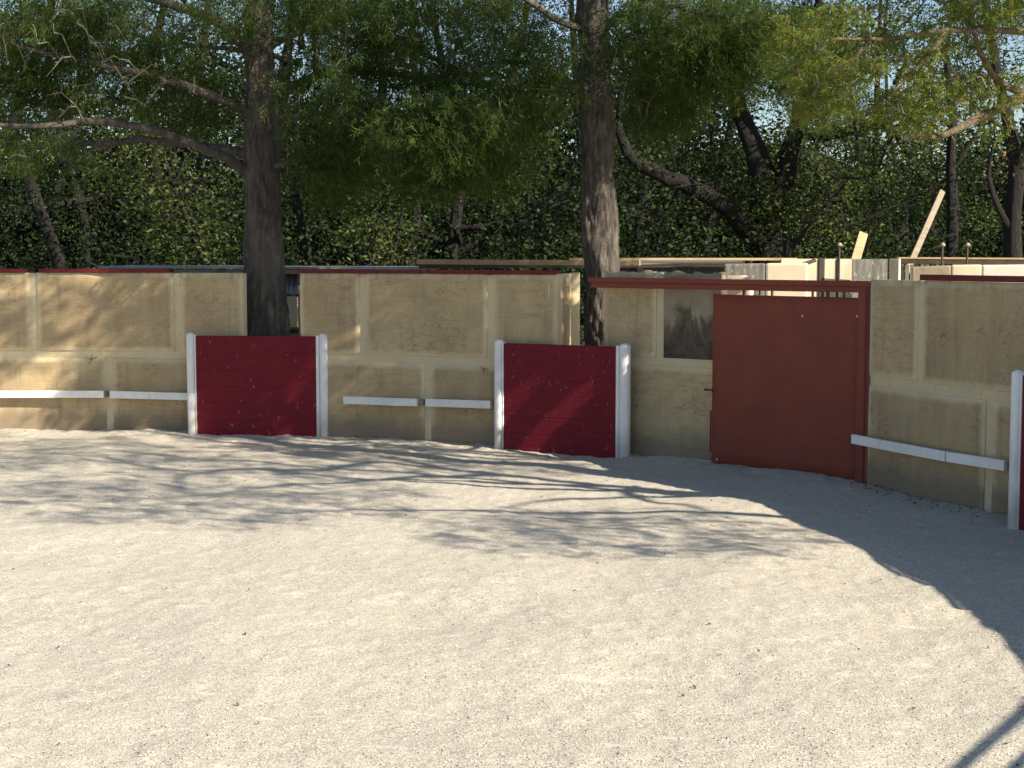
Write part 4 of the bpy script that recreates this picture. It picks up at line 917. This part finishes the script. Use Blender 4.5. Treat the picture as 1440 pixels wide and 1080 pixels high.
# ------------------------------------------------------------------ outside-frame rails whose shadows cross the lower right corner
def hand_rails():
    t = empty('timber_railing', (5.6, 5.9, 0), 'sloping timber railing at the ring entrance to the right of the viewer', 'railing')
    dv = np.array([-.63, -1.04]) / np.hypot(.63, 1.04)
    for k, (ox, z) in enumerate(((0, 2.13), (0, 1.99))):
        a = np.array([5.66, 6.28]); b = a + dv * 4.2
        mb = MB(); mb.bar((*a, z), (*b, z), .03, .035); mb.build('rail', M['oldwood'], t)
        for f in ((.0, 1.) if k == 0 else ()): q = a + (b - a) * f; mb = MB(); mb.bar((*q, 0), (*q, z), .1, .1, up=(0, 1, 0)); mb.build('post', M['oldwood'], t)
hand_rails()
def top_wire():
    t = empty('wall_top_rail', (5.6, 11, 0), 'thin rail on short stanchions above the right wall', 'rail')
    cand = np.linspace(0, p_right.len, 300); qq = p_right(cand); u_out = float(cand[np.argmax(qq[:, 0] / qq[:, 1] > .36)])
    us = np.linspace(u_out, p_right.len * .80, 22); P = [(*p_right(u_, -.06), 2.30 + .006 * math.sin(u_ * 3)) for u_ in us]
    mb = MB(); mb.tube(P, .02, 6); mb.build('bar', M['dark'], t)
    for i in (0, 5, 10, 15, 21): q = P[i]; mb = MB(); mb.tube([(q[0], q[1], 2.18), q], .012, 6); mb.build('stanchion', M['dark'], t)
top_wire()

# ------------------------------------------------------------------ litter along the wall foot, pebbles on the sand
def gravel():
    r = np.random.default_rng(97); n = 30000; y = 6.9 + (r.random(n) ** 1.5) * 8.5; x = r.uniform(-1, 1, n) * .36 * y; P = np.stack([x, y, np.full(n, .004)], 1)
    keep = np.hypot(x + 6.48, y - 8.34) < 12.4; P = P[keep]; n = len(P)
    P[:, 2] += ground_h(P[:, 0], P[:, 1]) - .002
    s = (.0028 + r.beta(1.1, 6, n) * .011)[:, None]; th = r.uniform(0, 6.28, n)
    c, sn = np.cos(th), np.sin(th); ax = np.stack([c, sn, 0 * c], 1); ay = np.stack([-sn, c, 0 * c], 1)
    w1 = s * r.uniform(.7, 1.5, (n, 1)); w2 = s * r.uniform(.5, 1, (n, 1)); tp = P + np.stack([r.normal(0, .25, n), r.normal(0, .25, n), r.uniform(.5, 1.1, n)], 1) * s
    V = np.stack([P - ax * w1, P - ay * w2, P + ax * w1, P + ay * w2, tp], 1).reshape(-1, 3)
    i = np.arange(n)[:, None] * 5; F = np.concatenate([i + [[0, 1, 4]], i + [[1, 2, 4]], i + [[2, 3, 4]], i + [[3, 0, 4]]], 1).reshape(-1, 3)
    o = tinted('gravel', V, F, M['stone'], None, r, 4, (0, 0, 0), r.beta(1.6, 1.4, n)); tag(o, 'loose fine gravel grains lying on the arena sand', 'gravel', None, 'stuff')
gravel()
def litter():
    r = np.random.default_rng(91); P = []
    for pth, n, lo, hi in ((p_left, 120, 0, .9), (p_mid, 150, 0, 1), (p_gate, 60, 0, 1), (p_right, 420, 0, .4)):
        uu = r.uniform(lo * pth.len, hi * pth.len, n); off = .02 + np.abs(r.standard_normal(n)) * .22; q = pth(uu, off); P.append(np.column_stack([q, np.full(n, .032) + r.random(n) * .012]))
    ng = 260; x = r.uniform(-7, 4.2, ng); y = r.uniform(7, 19, ng); P.append(np.column_stack([x, y, ground_h(x, y) + .005]))
    P = np.concatenate(P); P = P[np.hypot(P[:, 0] + 6.48, P[:, 1] - 8.34) < 12.75]; n = len(P); ax = unit(r.standard_normal((n, 3)) * [1, 1, .15]); up = unit(np.array([0, 0, 1.0]) + r.standard_normal((n, 3)) * .3); a = unit(np.cross(ax, up))
    s = r.uniform(.012, .035, n)[:, None]; w_ = s * .3
    V = np.stack([P - ax * s * .5, P + a * w_ + up * .006, P + ax * s * .5 + up * .01, P - a * w_ + up * .006], 1).reshape(-1, 3)
    i = np.arange(n)[:, None] * 4; F = np.concatenate([i + [[0, 1, 2]], i + [[0, 2, 3]]], 1).reshape(-1, 3)
    o = tinted('leaf_litter', V, F, M['litter'], None, r, 2, (0, 0, 0)); tag(o, 'dead leaves and twig bits blown along the foot of the wall', 'leaf litter', None, 'stuff')
litter()
